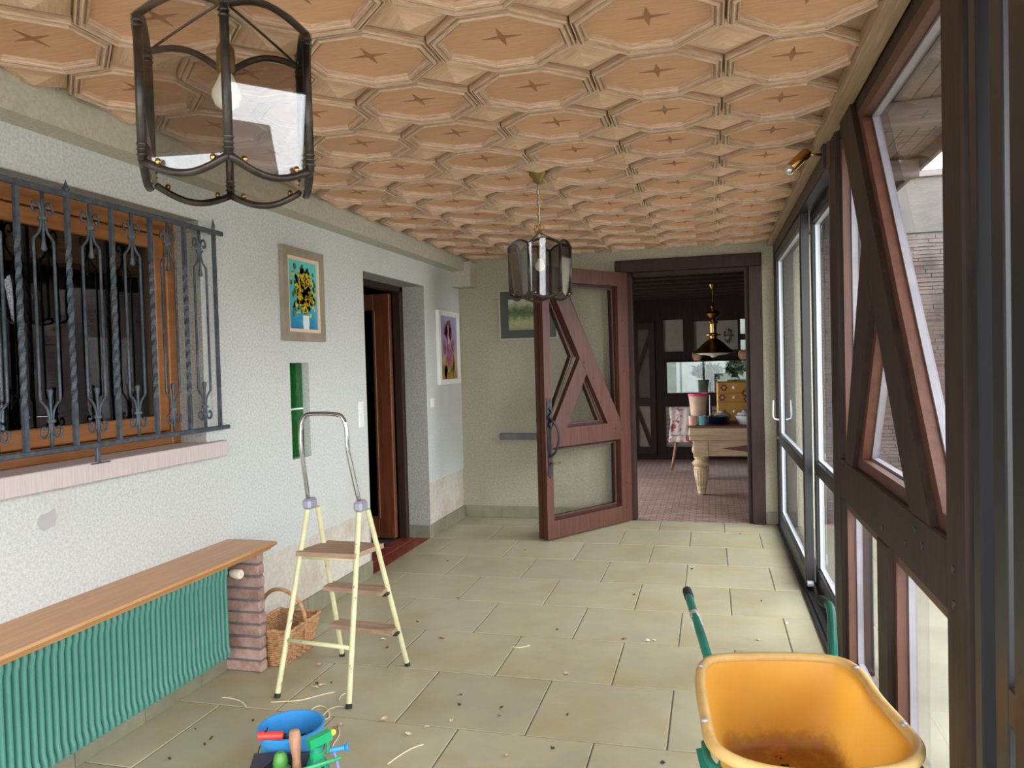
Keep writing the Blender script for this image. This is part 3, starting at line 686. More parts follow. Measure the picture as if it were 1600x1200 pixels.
for k in (1, 2, 6, 7):
    a, b, z0, z1 = bh[k]; MB().box((a, Y2+.04, z0), (b, Y2+.07, z1)).build('panel', M['cpanel'], wbk)
for k in (3, 4, 5):
    a, b, z0, z1 = bh[k]; MB().box((a, Y2+.05, z0), (b, Y2+.054, z1)).build('pane', M['glass'], wbk)
for a, b, z0, z1 in (bh[6], bh[7]):
    for q in range(9): MB().cbox((a+.01, Y2+.02, z0+.02+q*.07), (b-.01, Y2+.045, z0+.075+q*.07), .004).build('slat', M['cpanel'], wbk)
d5 = thing('door_5', (-1.04, Y2, 0), 'dark brown glazed door with diagonal brace at the back of the next room', kind='structure')
def db(poly, y0, y1, nm, m_): return MB().prism(poly, lambda x, z: (x, y0, z), lambda x, z: (x, y1, z)).build(nm, M[m_], d5)
for a, b, z0, z1 in ((-1.22, -1.16, .08, 2.2), (-.96, -.87, .08, 2.2), (-1.16, -.96, 2.1, 2.2), (-1.16, -.96, .86, 1.0), (-1.16, -.96, .08, .2)): db(rect(a, b, z0, z1), Y2-.02, Y2+.05, 'frame_member', 'doordark')
db([(-1.16, 1.35), (-1.16, 1.5), (-.96, 2.05), (-.96, 1.9)], Y2-.02, Y2+.04, 'diagonal_brace', 'doordark'); db([(-1.16, .86), (-1.16, .72), (-.98, .2), (-.96, .3)], Y2-.02, Y2+.04, 'diagonal_brace', 'doordark')
db(rect(-1.16, -.96, 1.0, 2.1), Y2+.02, Y2+.024, 'panel', 'dimpanel'); db(rect(-1.16, -.96, .2, .86), Y2+.02, Y2+.03, 'lower_panel', 'cpanel')
# beyond the back glazing
MB().box((-4, 14.6, -.1), (.75, 14.8, 3.2)).box((.75, 14.6, -.1), (4, 14.8, 1.7)).build('wall_garden', flat('grey_garden_wall', (88, 96, 88), (76, 84, 76), ns=4)); tag(bpy.data.objects['wall_garden'], 'grey garden wall beyond the back glazing', kind='structure')
MB().box((-4, 12.56, -.1), (4, 14.6, -.02)).build('ground_court', flat('court_paving', (90, 92, 84))); tag(bpy.data.objects['ground_court'], 'paved court beyond the back glazing', kind='structure')
def bush(name, c, r, n, m_, label, cat, lr=.06, sz=1.0):
    b = MB()
    for k in range(n):
        d = Vector((random.gauss(0, 1), random.gauss(0, 1), random.gauss(0, 1))).normalized()*r*random.uniform(.4, 1)
        p = Vector(c)+Vector((d.x, d.y, d.z*sz)); a = Vector((random.gauss(0, 1), random.gauss(0, 1), random.gauss(0, 1))).normalized(); bb = a.orthogonal().normalized()
        L_ = lr*random.uniform(.7, 1.3); b.face([p-a*L_, p+bb*L_*.4, p+a*L_, p-bb*L_*.4])
    o = b.build(name, m_); return tag(o, label, cat)
bush('garden_bush', (1.1, 15.6, 2.3), 1.1, 1600, M['leaf'], 'bright green bush seen through the small back windows', 'bush', .10)
bush('potted_plant', (-.05, 13.5, 1.38), .28, 200, M['plant'], 'dark leafy plant behind the long back pane, left of the brass lamp', 'plant', .07, .5)
bush('potted_plant', (.42, 13.2, 1.45), .20, 160, M['plant'], 'dark leafy plant behind the long back pane, right of the first', 'plant', .07, .8)
bush('cut_foliage', (.28, Y2-.03, 1.95), .07, 40, flat('grey_foliage', (104, 100, 96)), 'grey foliage sprig before the beige back wall panel', 'foliage', .035, 2.2)
for nm, cx_, lbl in (('plant_pot', -.05, 'dark pot under the left plant behind the back pane'), ('plant_pot', .42, 'dark pot under the right plant behind the back pane')):
    yy = 13.5 if cx_ < 0 else 13.2
    tag(MB().lathe([(0, 0), (.1, 0), (.15, .3), (.16, .3), (.16, 1.26), (.13, 1.26), (.12, 1.2), (0, 1.2)], (cx_, yy, -.02), 16).build(nm, M['plant'], smooth=SM), lbl, 'pot')

# billiard table
bt = thing('billiard_table', (.6, 9.8, 0), 'bleached oak billiard table with turned legs in the next room', 'table')
MB().cbox((-.262, 9.10, .645), (1.45, 10.55, .80), .012).build('table_frame', M['tablewood'], bt)
MB().cbox((-.275, 9.085, .70), (1.46, 10.56, .715), .004).build('moulding_strip', M['tablewood'], bt)
MB().cbox((-.262, 9.10, .80), (1.45, 10.55, .825), .006).build('table_top', flat('dull_red_cloth', (112, 60, 60)), bt)
MB().cbox((-.20, 9.16, .46), (1.40, 10.5, .645), .006).build('apron', M['tablewood'], bt)
MB().prism([(.10, .552), (.42, .595), (.74, .552), (.42, .51)], lambda x, z: (x, 9.150, z), lambda x, z: (x, 9.165, z)).build('diamond_inlay', M['diamond'], bt)
lp_ = [(0, 0), (.035, 0), (.05, .02), (.045, .04), (.055, .06), (.05, .085), (.058, .10), (.085, .29), (.092, .31), (.075, .33), (.10, .355), (.108, .375), (.085, .40), (.07, .415), (.085, .44), (.088, .46), (0, .46)]
for x, y in ((-.13, 9.22), (1.32, 9.22), (-.13, 10.42), (1.32, 10.42)):
    lg = MB().lathe(lp_, (x, y, 0), 20).build('leg', M['tablewood'], bt, smooth=SM)
    bk = MB().cbox((x-.085, y-.085, .455), (x+.085, y+.085, .65), .006).build('leg_block', M['tablewood'], lg)
    MB().ring(rect(x-.055, x+.055, .49, .615), rect(x-.042, x+.042, .503, .602), lambda a, z: (a, y-.092, z), lambda a, z: (a, y-.084, z)).build('carved_square', M['tablewood'], lg)
    if x < 0: MB().ball((x-.088, y, .53), .03, 8, (.6, 1, 1.6)).build('carved_scroll', M['tablewood'], lg, smooth=True)
    fl = MB()
    for k in range(14):
        a = 2*PI*k/14; fl.tube([(x+.056*math.cos(a), y+.056*math.sin(a), .11), (x+.082*math.cos(a), y+.082*math.sin(a), .285)], .007, 5)
    fl.build('fluting', M['tablewood'], lg, smooth=True)
# crockery
TZ = .826
tag(MB().lathe([(0, 0), (.045, 0), (.05, .075), (.052, .11), (.046, .11), (.042, .01), (0, .01)], (-.215, 9.16, TZ), 16).build('tumbler', flat('peach_plastic', (206, 160, 136)), smooth=SM), 'peach beaker at the left corner of the billiard table', 'cup')
tag(MB().lathe([(0, 0), (.04, 0), (.046, .11), (.042, .11), (.037, .01), (0, .01)], (-.112, 9.155, TZ), 16).build('tumbler', flat('turquoise_plastic', (110, 176, 178)), smooth=SM), 'turquoise beaker next to the dark blue plates', 'cup')
for k in range(5):
    tag(MB().lathe([(0, 0), (.09, .0), (.145, .018), (.15, .02), (.145, .024), (.09, .008), (0, .008)], (.06, 9.30, TZ+k*.017), 24).build('plate', flat('navy_plate', (34, 44, 84), rough=.25), smooth=SM), 'dark blue plate, number %s from the bottom of the stack on the billiard table' % ['one', 'two', 'three', 'four', 'five'][k], 'plate', 'stacked blue plates')
rib = MB(); nn = 40; rows_ = [(0, 0), (.11, 0), (.13, .04), (.15, .09), (.156, .10), (.148, .10), (.125, .04), (.1, .012), (0, .012)]
for (r_, z_) in rows_: 
    for q in range(nn): rib.v.append((.42+(r_+(.003 if q % 2 and 1 < rows_.index((r_, z_)) < 5 else 0))*math.cos(2*PI*q/nn), 9.30+(r_)*math.sin(2*PI*q/nn), TZ+z_))
for i in range(len(rows_)-1):
    for q in range(nn): rib.f.append([i*nn+q, i*nn+(q+1) % nn, (i+1)*nn+(q+1) % nn, (i+1)*nn+q]); rib.uv.append(None)
tag(rib.build('pie_dish', flat('white_glaze', (226, 220, 222), rough=.25)), 'white fluted pie dish on the billiard table', 'dish')
tag(MB().lathe([(0, 0), (.07, 0), (.085, .03), (.07, .05), (.03, .055), (.02, .075), (0, .08)], (.37, 9.36, TZ+.08), 20).build('lidded_bowl', flat('white_glaze', (226, 220, 222)), smooth=SM), 'small white lidded bowl inside the fluted pie dish', 'bowl')
tag(MB().lathe([(0, 0), (.07, 0), (.10, .05), (.098, .085), (.07, .11), (.03, .12), (.03, .14), (0, .145)], (.12, 9.53, TZ), 20).build('serving_bowl', flat('grey_glaze', (196, 194, 198), rough=.3), smooth=SM), 'pale grey covered serving bowl before the yellow chest', 'bowl')
tag(MB().lathe([(0, 0), (.006, 0), (.006, .33), (0, .33)], (-.02, 9.62, TZ), 8).build('slender_rod', M['white']), 'slender white rod standing by the pink topped bag', 'rod')
bag = thing('waste_bin', (-.155, 9.42, TZ), 'beige patterned paper bin with a pink rim on the billiard table', 'bin')
MB().lathe([(0, 0), (.075, 0), (.085, .08), (.112, .33), (.115, .35), (.107, .35), (.07, .02), (0, .02)], (-.155, 9.42, TZ), 20).build('body', flat('pinkish_paper', (206, 176, 152), (186, 150, 128), ns=7), bag, smooth=SM)
MB().lathe([(.112, .33), (.119, .335), (.119, .36), (.108, .36), (.108, .33)], (-.155, 9.42, TZ), 20).build('rim', flat('hot_pink', (224, 54, 116)), bag, smooth=SM)
# painted chest
ch = thing('painted_chest', (.30, 9.75, TZ), 'mustard yellow painted chest with brown flower vines', 'chest')
mus = flat('mustard_paint', (196, 140, 30), (176, 122, 24), ns=6, rough=.5)
MB().cbox((.065, 9.68, TZ), (.56, 10.0, 1.31), .008).build('body', mus, ch)
for z0, z1 in ((.84, 1.06), (1.075, 1.17), (1.18, 1.30)):
    dr = MB().cbox((.075, 9.665, z0), (.55, 9.685, z1), .005).build('drawer', mus, ch)
    MB().lathe([(0, 0), (.017, 0), (.02, .006), (.012, .014), (0, .016)], (.27, 9.665, (z0+z1)/2), 14, axis=(0, -1, 0)).build('knob', flat('white_glaze', (226, 220, 222)), dr, smooth=SM)
for x0, z0 in ((.14, .93), (.13, 1.12), (.15, 1.24), (.42, 1.10), (.44, 1.22), (.42, .93), (.40, 1.17)):
    fm = MB()
    for k in range(6):
        a = k*PI/3; fm.lathe([(0, .002), (.014, .002), (.014, -.004), (0, -.004)], (x0+.03*math.cos(a), 9.663, z0+.03*math.sin(a)), 8, axis=(0, -1, 0))
    fm.build('painted_flower', flat('brown_vine', (92, 42, 20)), ch)
    MB().lathe([(0, .003), (.009, .003), (.009, -.004), (0, -.004)], (x0, 9.662, z0), 8, axis=(0, -1, 0)).build('flower_centre', flat('cream_dot', (220, 200, 160)), ch)
# chair with blanket
chs = thing('stool_chair', (-.40, 11.4, 0), 'small wooden chair with splayed legs behind the billiard table', 'chair')
MB().cbox((-.58, 11.2, .44), (-.2, 11.6, .48), .012).build('seat', M['twood'], chs)
for sx, sy in ((-1, -1), (1, -1), (-1, 1), (1, 1)):
    MB().tube([(-.39+sx*.11, 11.4+sy*.12, .44), (-.39+sx*.19, 11.4+sy*.2, 0)], [.022, .013], 8).build('leg', M['twood'], chs, smooth=True)
MB().cbox((-.56, 11.56, .48), (-.22, 11.60, .88), .01).build('backrest', M['twood'], chs)
bl_ = MB(); nu, nv = 14, 18
for i in range(nu+1):
    for j in range(nv+1):
        t = j/nv; x = -.60+.42*i/nu; f = .012*math.sin(i*1.7+j*.5)
        if t < .2: y, z = 11.63+f, .70+t*1.05
        elif t < .6: y, z = 11.54-(t-.2)*.5+f, .92-(t-.2)*1.02
        elif t < .85: y, z = 11.34-(t-.6)*.7, .50+f*.5
        else: y, z = 11.165+f, .50-(t-.85)*.6
        bl_.v.append((x+.01*math.sin(j), y, z))
for i in range(nu):
    for j in range(nv): bl_.f.append([i*(nv+1)+j, (i+1)*(nv+1)+j, (i+1)*(nv+1)+j+1, i*(nv+1)+j+1]); bl_.uv.append(None)
o = bl_.build('blanket', flat('white_red_blanket', (214, 196, 190), (150, 62, 68), ns=6, lo=.5, hi=.56), smooth=True)
tag(o, 'cream blanket with dark red pattern draped over the small chair', 'blanket')
md = o.modifiers.new('thick', 'SOLIDIFY'); md.thickness = .012
# brass pendant in the next room
bp = thing('brass_pendant', (0.04, 10, 2.54), 'brass oil lamp style pendant hanging in the next room', 'pendant lamp')
cz = (.04, 10.0, 0)
MB().lathe([(0, 2.54), (.045, 2.54), (.035, 2.50), (.012, 2.48), (0, 2.48)], cz, 16).build('canopy', M['brass'], bp, smooth=SM)
MB().lathe([(.006, 2.49), (.006, 2.36), (.02, 2.345), (.006, 2.33), (.012, 2.28), (.03, 2.26), (.012, 2.235), (.02, 2.22), (.07, 2.205), (.095, 2.17), (.07, 2.13), (.03, 2.11), (.015, 2.09)], cz, 20).build('stem', M['brass'], bp, smooth=SM)
MB().lathe([(.015, 2.09), (.06, 2.07), (.062, 2.05), (.045, 2.04), (.04, 1.93), (.055, 1.915), (.10, 1.905), (.10, 1.90), (.05, 1.885), (.045, 1.86)], cz, 20).build('font', M['brass'], bp, smooth=SM)
MB().lathe([(.045, 1.86), (.10, 1.82), (.22, 1.71), (.262, 1.68), (.258, 1.672), (.21, 1.70), (.09, 1.81), (.04, 1.85)], cz, 28).build('shade', flat('dark_brass', (96, 70, 40), rough=.3, metal=.9), bp, smooth=SM)
MB().lathe([(.24, 1.685), (.17, 1.655), (.05, 1.64), (.03, 1.62), (0, 1.615)], cz, 24).build('diffuser', M['white'], bp, smooth=SM)
# ceramic ornaments on the long pane sill / basket shapes either side of the lamp
for x, lab in ((-.20, 'left'), (.50, 'right')):
    tag(MB().lathe([(0, 0), (.06, 0), (.085, .06), (.08, .12), (.06, .14), (0, .15)], (x, Y2-.10, 1.575), 14).build('hanging_ornament', flat('terracotta', (160, 96, 60), (200, 170, 130), ns=10), smooth=SM), 'terracotta ornament on the back wall ledge, %s of the brass pendant' % lab, 'ornament', 'ornaments on the ledge')
MB().cbox((-.69, Y2-.17, 1.56), (.9, Y2+.0, 1.576), .004).build('ledge', M['backtimber'], wbk)

# ================================================================== OBJECTS IN THE VERANDA
# ---------- window grille
gr = thing('window_grille', (-2.51, 2.5, 1.28), 'blue grey wrought iron window grille with twisted bars and scrolls', 'grille')
GX, GS, GY0 = -2.51, .1176, 3.483
MB().cbox((GX-.008, 1.55, 2.322), (GX+.012, 3.555, 2.346), .004).build('top_bar', M['iron'], gr)
MB().cbox((GX-.012, 1.55, 1.296), (GX+.012, 3.555, 1.318), .004).build('bottom_bar', M['iron'], gr)
def sq_bar(y, z0, z1, nm, spear=False):
    b = MB(); b.box((GX-.008, y-.008, z0), (GX+.008, y+.008, z1))
    if spear:
        b.idx([(GX-.013, y, z1+.018), (GX, y-.013, z1+.018), (GX+.013, y, z1+.018), (GX, y+.013, z1+.018), (GX, y, z1+.06), (GX-.007, y, z1), (GX, y-.007, z1), (GX+.007, y, z1), (GX, y+.007, z1)],
              [(0, 1, 4), (1, 2, 4), (2, 3, 4), (3, 0, 4), (0, 5, 6, 1), (1, 6, 7, 2), (2, 7, 8, 3), (3, 8, 5, 0)])
    return b.build(nm, M['iron'], gr)
def twist_bar(y, spear):
    b = MB(); N_ = 90; w = .0085
    rg = []
    for i in range(N_+1):
        z = 1.31+(2.334-1.31)*i/N_
        ang = 0 if z < 1.48 else (1 if z > 2.13 else (z-1.48)/.65)
        ang *= 2*PI*3.0
        rg.append([(GX+w*1.414*math.cos(ang+PI/4+k*PI/2), y+w*1.414*math.sin(ang+PI/4+k*PI/2), z) for k in range(4)])
    b.v = [v for r_ in rg for v in r_]
    for i in range(N_):
        for k in range(4): b.f.append([i*4+k, i*4+(k+1) % 4, (i+1)*4+(k+1) % 4, (i+1)*4+k]); b.uv.append(None)
    o = b.build('twisted_bar', M['iron'], gr)
    if spear: MB().lathe([(.006, 0), (.016, .014), (.010, .022), (0, .052)], (GX, y, 2.344), 6).build('spear_tip', M['iron'], o)
def ornament(y):
    root = MB()
    for s in (-1, 1):
        zs = lambda z: z if s < 0 else 3.642-z       # mirrored about the middle
        for q in (-1, 1):
            side = [(GX, y+q*.047, zs(1.821)), (GX, y+q*.047, zs(1.515)), (GX, y+q*.045, zs(1.505)), (GX, y+q*.018, zs(1.475)), (GX, y+q*.008, zs(1.43)), (GX, y+q*.008, zs(1.40)), (GX, y+q*.014, zs(1.375)), (GX, y+q*.032, zs(1.362)), (GX, y+q*.046, zs(1.375)), (GX, y+q*.046, zs(1.395)), (GX, y+q*.034, zs(1.402)), (GX, y+q*.029, zs(1.392))]
            root.tube(catmull(side[2:], 4), .0052, 6); root.tube(side[:3], .0058, 6)
    o = root.build('scroll_frame', M['iron'], gr, smooth=True)
    for s in (-1, 1):
        zs = lambda z: z if s < 0 else 3.642-z
        MB().tube([(GX, y, zs(1.31)), (GX, y, zs(1.40)), (GX, y, zs(1.47)), (GX, y, zs(1.515)), (GX, y, zs(1.545)), (GX, y, zs(1.552))], [.0075, .0075, .005, .0065, .012, .006], 6).build('stem_bud', M['iron'], o, smooth=True)
        MB().lathe([(.010, -.006), (.017, -.006), (.017, .006), (.010, .006)], (GX, y, zs(1.425)), 8).build('collar', M['iron'], o)
for k in range(16):
    y = GY0-GS*k
    if k == 0: sq_bar(y, 1.31, 2.345, 'end_bar', True)
    elif k % 2 == 0: twist_bar(y, k in (8, 16))
    else: ornament(y)
MB().cbox((GX-.009, 2.64, 1.225), (GX+.009, 2.66, 1.30), .003).build('foot_strut', M['iron'], gr)
MB().cbox((GX-.02, 2.60, 1.229), (GX+.02, 2.70, 1.234), .001).build('foot_plate', M['iron'], gr)

# ---------- pictures
def picture(name, label, plane, ax, u0, u1, z0, z1, fr, fmat, matw, mmat, cmat, depth=.03):
    t = thing(name, ((plane if ax == 'x' else (u0+u1)/2), ((u0+u1)/2 if ax == 'x' else plane), z0), label, 'picture')
    sg = 1 if ax == 'x' else -1
    f3 = (lambda w: (lambda u, z: (plane+w, u, z))) if ax == 'x' else (lambda w: (lambda u, z: (u, plane-w, z)))
    o_, i_ = rect(u0, u1, z0, z1), rect(u0+fr, u1-fr, z0+fr, z1-fr)
    MB().ring(o_, i_, f3(.002), f3(depth)).build('frame', fmat, t)
    k_ = rect(u0+fr+matw, u1-fr-matw, z0+fr+matw, z1-fr-matw)
    if matw: MB().ring(i_, k_, f3(.004), f3(depth*.75)).build('mat', mmat, t)
    b = MB(); b.face([f3(depth*.45)(*p) for p in k_], [(0, 0), (1, 0), (1, 1), (0, 1)]); b.face([f3(.003)(*p) for p in k_][::-1], [(0, 0)]*4)
    for q in range(4):
        p0, p1 = k_[q], k_[(q+1) % 4]; b.face([f3(.003)(*p0), f3(.003)(*p1), f3(depth*.45)(*p1), f3(depth*.45)(*p0)], [(0, 0)]*4)
    cv = b.build('canvas', cmat, t)
    return t, cv, f3, k_
pf, cv, f3, kk = picture('flower_painting', 'painting of yellow flowers in a white vase, grey wood frame', XL, 'x', 4.165, 4.675, 1.785, 2.374, .055, flat('driftwood_frame', (158, 146, 130), (138, 126, 110), ns=6), .022, flat('pale_salmon_slip', (226, 198, 168)), M['p_flowers'])
def blob(parent, f3, c, r, d, m_, nm, n=6, irr=.4, rz=1.0):
    poly = [(c[0]+r*math.cos(2*PI*k/n)*random.uniform(1-irr, 1), c[1]+rz*r*math.sin(2*PI*k/n)*random.uniform(1-irr, 1)) for k in range(n)]
    return poly
ucx = 4.44
def many(parent, f3, d, m_, nm, lst):
    b = MB()
    for (u, z, r, rz) in lst:
        poly = blob(None, None, (u, z), r, d, None, None, 7, .5, rz); b.prism(poly, f3(d-.002), f3(d))
    return b.build(nm, m_, parent)
lv = [(ucx+random.gauss(0, .055), 2.11+random.gauss(0, .075), random.uniform(.012, .026), 1.2) for _ in range(230)]
lv = [l for l in lv if 4.27 < l[0] < 4.58 and 1.93 < l[1] < 2.27]
many(cv, f3, .0150, flat('painted_leaf', (64, 92, 40), (86, 110, 44), ns=30), 'painted_leaves', lv)
yl = [(ucx+.005+random.gauss(0, .052), 2.09+random.gauss(0, .07), random.uniform(.008, .017), 1.2) for _ in range(240)]
yl = [l for l in yl if 4.27 < l[0] < 4.575 and 1.93 < l[1] < 2.25]
many(cv, f3, .0165, flat('painted_yellow', (232, 204, 52), (206, 168, 30), ns=60), 'painted_blossoms', yl)
MB().prism([(4.415, 1.855), (4.475, 1.855), (4.485, 1.90), (4.478, 1.95), (4.41, 1.95), (4.405, 1.90)], f3(.0150), f3(.0170)).build('painted_vase', flat('painted_white', (214, 226, 226)), cv)
pi_, cvi, f3i, ki = picture('iris_painting', 'painting of a purple iris in a white frame beside the doorway', XL, 'x', 6.895, 7.515, 1.418, 2.143, .05, M['white'], 0, None, M['p_iris'], .035)
many(cvi, f3i, .018, flat('iris_leaf', (176, 146, 60), (140, 112, 40), ns=30), 'painted_leaves', [(7.2+random.uniform(-.18, .18), 1.53+random.uniform(-.04, .1), .03, 3.0) for _ in range(18)])
many(cvi, f3i, .0195, flat('iris_petal', (176, 110, 140), (122, 50, 84), ns=14, lo=.4, hi=.6), 'painted_petals', [(7.2, 1.96, .12, 1.1), (7.12, 1.95, .07, 1.4), (7.22, 1.72, .12, 1.3), (7.08, 1.78, .06, 1.5), (7.34, 1.80, .06, 1.5), (7.27, 1.93, .07, 1.5)])
many(cvi, f3i, .021, flat('iris_throat', (222, 170, 90)), 'painted_throat', [(7.2, 1.85, .035, 1.5)])
picture('landscape_print', 'landscape print with a wide dark green mat behind the open door', YF, 'y', -2.11, -1.50, 1.853, 2.362, .012, flat('thin_silver_frame', (186, 182, 166), metal=.4, rough=.4), .085, flat('dark_green_mat', (70, 76, 68)), M['p_land'], .02)
# switches
sw = thing('switch_plate', (XL, 5.22, 1.16), 'tall white double switch plate on the near side of the doorway', 'switch')
MB().cbox((XL-.002, 5.182, 1.157), (XL+.009, 5.264, 1.352), .003).build('plate', M['white'], sw)
for z0 in (1.170, 1.258): MB().cbox((XL+.008, 5.195, z0), (XL+.013, 5.251, z0+.078), .002).build('rocker', M['white'], sw)
sw = thing('light_switch', (XL, 6.73, 1.21), 'single white light switch below the iris painting', 'switch')
MB().cbox((XL-.002, 6.69, 1.213), (XL+.009, 6.775, 1.298), .003).build('plate', M['white'], sw); MB().cbox((XL+.008, 6.705, 1.228), (XL+.013, 6.76, 1.283), .002).build('rocker', M['white'], sw)

# ---------- radiator, shelf, brick pillar
rd = thing('radiator', (-2.45, 2.3, .14), 'green enamelled column radiator under the oak shelf', 'radiator')
RP = .0325
side = [(-2.47, .165), (-2.425, .150), (-2.403, .145), (-2.394, .155), (-2.394, .180), (-2.400, .20), (-2.402, .21), (-2.402, .55), (-2.400, .56), (-2.394, .58), (-2.394, .605), (-2.403, .618), (-2.43, .622), (-2.47, .615)]
b = MB(); W_ = .0112
back = [(-2.475, z) for x, z in side]
for i in range(len(side)-1):
    (x0, z0), (x1, z1) = side[i], side[i+1]
    for (ya, xa), (yb, xb) in (((-W_, -.016), (-W_*.75, -.006)), ((-W_*.75, -.006), (-W_*.35, 0)), ((-W_*.35, 0), (W_*.35, 0)), ((W_*.35, 0), (W_*.75, -.006)), ((W_*.75, -.006), (W_, -.016))):
        b.face([(x0+xa, ya, z0), (x0+xb, yb, z0), (x1+xb, yb, z1), (x1+xa, ya, z1)])
    for s in (-1, 1): b.face([(x0-.016, s*W_, z0), (x1-.016, s*W_, z1), (-2.49, s*W_, z1), (-2.49, s*W_, z0)])
rmesh = b.mesh('radiator_column', M['radiator'], (0, 0, 0), smooth=SM)
for k in range(62):
    y = 3.335-RP*k
    inst(rmesh, 'column', rd, (0, y, 0))
for zc in (.19, .57): MB().tube([(-2.455, 1.25, zc), (-2.455, 3.37, zc)], .02, 10).build('header_pipe', M['radiator'], rd, smooth=True)
MB().box((-2.495, 1.26, .15), (-2.485, 3.33, .56)).build('rear_panel', M['radiator'], rd)
MB().tube([(-2.45, 3.33, .553), (-2.45, 3.43, .553)], .014, 10).build('valve_pipe', M['black'], rd, smooth=True)
vl = MB().lathe([(0, 0), (.014, 0), (.014, .03), (0, .03)], (-2.445, 3.42, .555), 14, axis=(1, -.25, 0)).build('valve_body', M['black'], rd, smooth=SM)
MB().lathe([(.020, .02), (.022, .04), (.018, .042), (.024, .046), (.026, .075), (.022, .085), (.010, .085), (.008, .078), (0, .078)], (-2.445, 3.42, .555), 16, axis=(1, -.25, 0)).build('thermostat_knob', flat('cream_plastic', (224, 212, 196), rough=.4), vl, smooth=SM)
pil = thing('brick_pillar', (-2.44, 3.535, 0), 'slim pillar of pink bricks holding the oak shelf', 'pillar')
MB().box((XL+.001, 3.515, 0), (-2.335, 3.557, .645)).build('mortar', M['mortar'], pil)
for k in range(10):
    z = .0645*k; j = random.uniform(-.003, .003)
    MB().cbox((XL+.001, 3.508+j, z+.004), (-2.329+j, 3.562, z+.0565), .004).build('brick', M['brick'], pil)
shf = MB().prism([(XL, .642), (-2.305, .642), (-2.296, .646), (-2.290, .656), (-2.279, .660), (-2.272, .670), (-2.260, .673), (-2.253, .682), (-2.258, .692), (XL, .694)], lambda x, z: (x, 1.2, z), lambda x, z: (x, 3.575, z))
tag(shf.build('oak_shelf', M['shelf']), 'honey oak shelf board with moulded edge above the green radiator', 'shelf')

# ---------- stepladder
ld = thing('stepladder', (-1.85, 3.5, 0), 'cream painted stepladder with chrome hoop and worn wooden steps', 'ladder')
nfL, nfR, ffL, ffR = Vector((-2.085, 3.257, 0)), Vector((-1.681, 3.218, 0)), Vector((-2.017, 3.808, 0)), Vector((-1.603, 3.75, 0))
tnL, tnR, tfL, tfR = Vector((-2.012, 3.488, .905)), Vector((-1.722, 3.478, .90)), Vector((-1.985, 3.535, .89)), Vector((-1.698, 3.522, .885))
for nm, a, b_ in (('front_leg', nfL, tnL), ('front_leg', nfR, tnR), ('rear_leg', ffL, tfL), ('rear_leg', ffR, tfR)):
    lg = MB().tube([a+(b_-a)*.015, b_], .0135, 12).build(nm, M['cream'], ld, smooth=SM)
    MB().tube([a, a+(b_-a)*.022], .0155, 12).build('rubber_foot', M['rubber'], lg, smooth=SM)
def on(a, b_, z): return a+(b_-a)*((z-a.z)/(b_.z-a.z))
MB().tube([on(nfL, tnL, .262), on(nfR, tnR, .258)], .011, 10).build('cross_bar', M['cream'], ld, smooth=True)
for z, dz, nm in ((.225, .018, 'step'), (.45, .018, 'step')):
    L0, R0 = on(ffL, tfL, z), on(ffR, tfR, z); dy = Vector((.0, -.10, 0))
    MB().prism([(0, 0), (1, 0), (1, 1), (0, 1)], lambda u, v: L0+(R0-L0)*u+dy*v+Vector((0, .02, -dz)), lambda u, v: L0+(R0-L0)*u+dy*v+Vector((0, .02, dz*.3))).build(nm, M['step'], ld)
    br_ = MB()
    for e in (L0, R0): br_.box((e.x-.012, e.y-.05, z-.03), (e.x+.012, e.y+.022, z-.016))
    br_.build('step_bracket', M['alu'], ld)
zp = .675
a0, a1, a2, a3 = on(nfL, tnL, zp), on(nfR, tnR, zp), on(ffR, tfR, zp), on(ffL, tfL, zp)
pl_ = [a0+Vector((-.01, -.03, 0)), a1+Vector((.0, -.03, 0)), a2+Vector((.012, .05, 0)), a3+Vector((-.0, .05, 0))]
b = MB(); b.idx([p+Vector((0, 0, -.012)) for p in pl_]+[p+Vector((0, 0, .012)) for p in pl_], [(3, 2, 1, 0), (4, 5, 6, 7), (0, 1, 5, 4), (1, 2, 6, 5), (2, 3, 7, 6), (3, 0, 4, 7)])
b.build('platform', M['step'], ld)
MB().tube([a0+Vector((0, 0, -.024)), a1+Vector((0, 0, -.024))], .008, 8).build('platform_bar', M['cream'], ld, smooth=True)
for c_ in (tnL, tnR):
    MB().cbox(c_+Vector((-.022, -.03, -.02)), c_+Vector((.026, .055, .035)), .012).build('hinge_block', M['cast'], ld)
hoop = [tnL+Vector((0, 0, .03)), Vector((-2.004, 3.43, 1.17)), Vector((-2.002, 3.42, 1.22)), Vector((-2.0, 3.42, 1.31)), Vector((-1.985, 3.42, 1.355)), Vector((-1.945, 3.42, 1.378)), Vector((-1.80, 3.42, 1.374)), Vector((-1.765, 3.42, 1.35)), Vector((-1.75, 3.42, 1.305)), Vector((-1.747, 3.42, 1.21)), Vector((-1.745, 3.43, 1.16)), tnR+Vector((0, 0, .03))]
MB().tube(catmull(hoop, 5), .0115, 12).build('hoop', M['chrome'], ld, smooth=True)

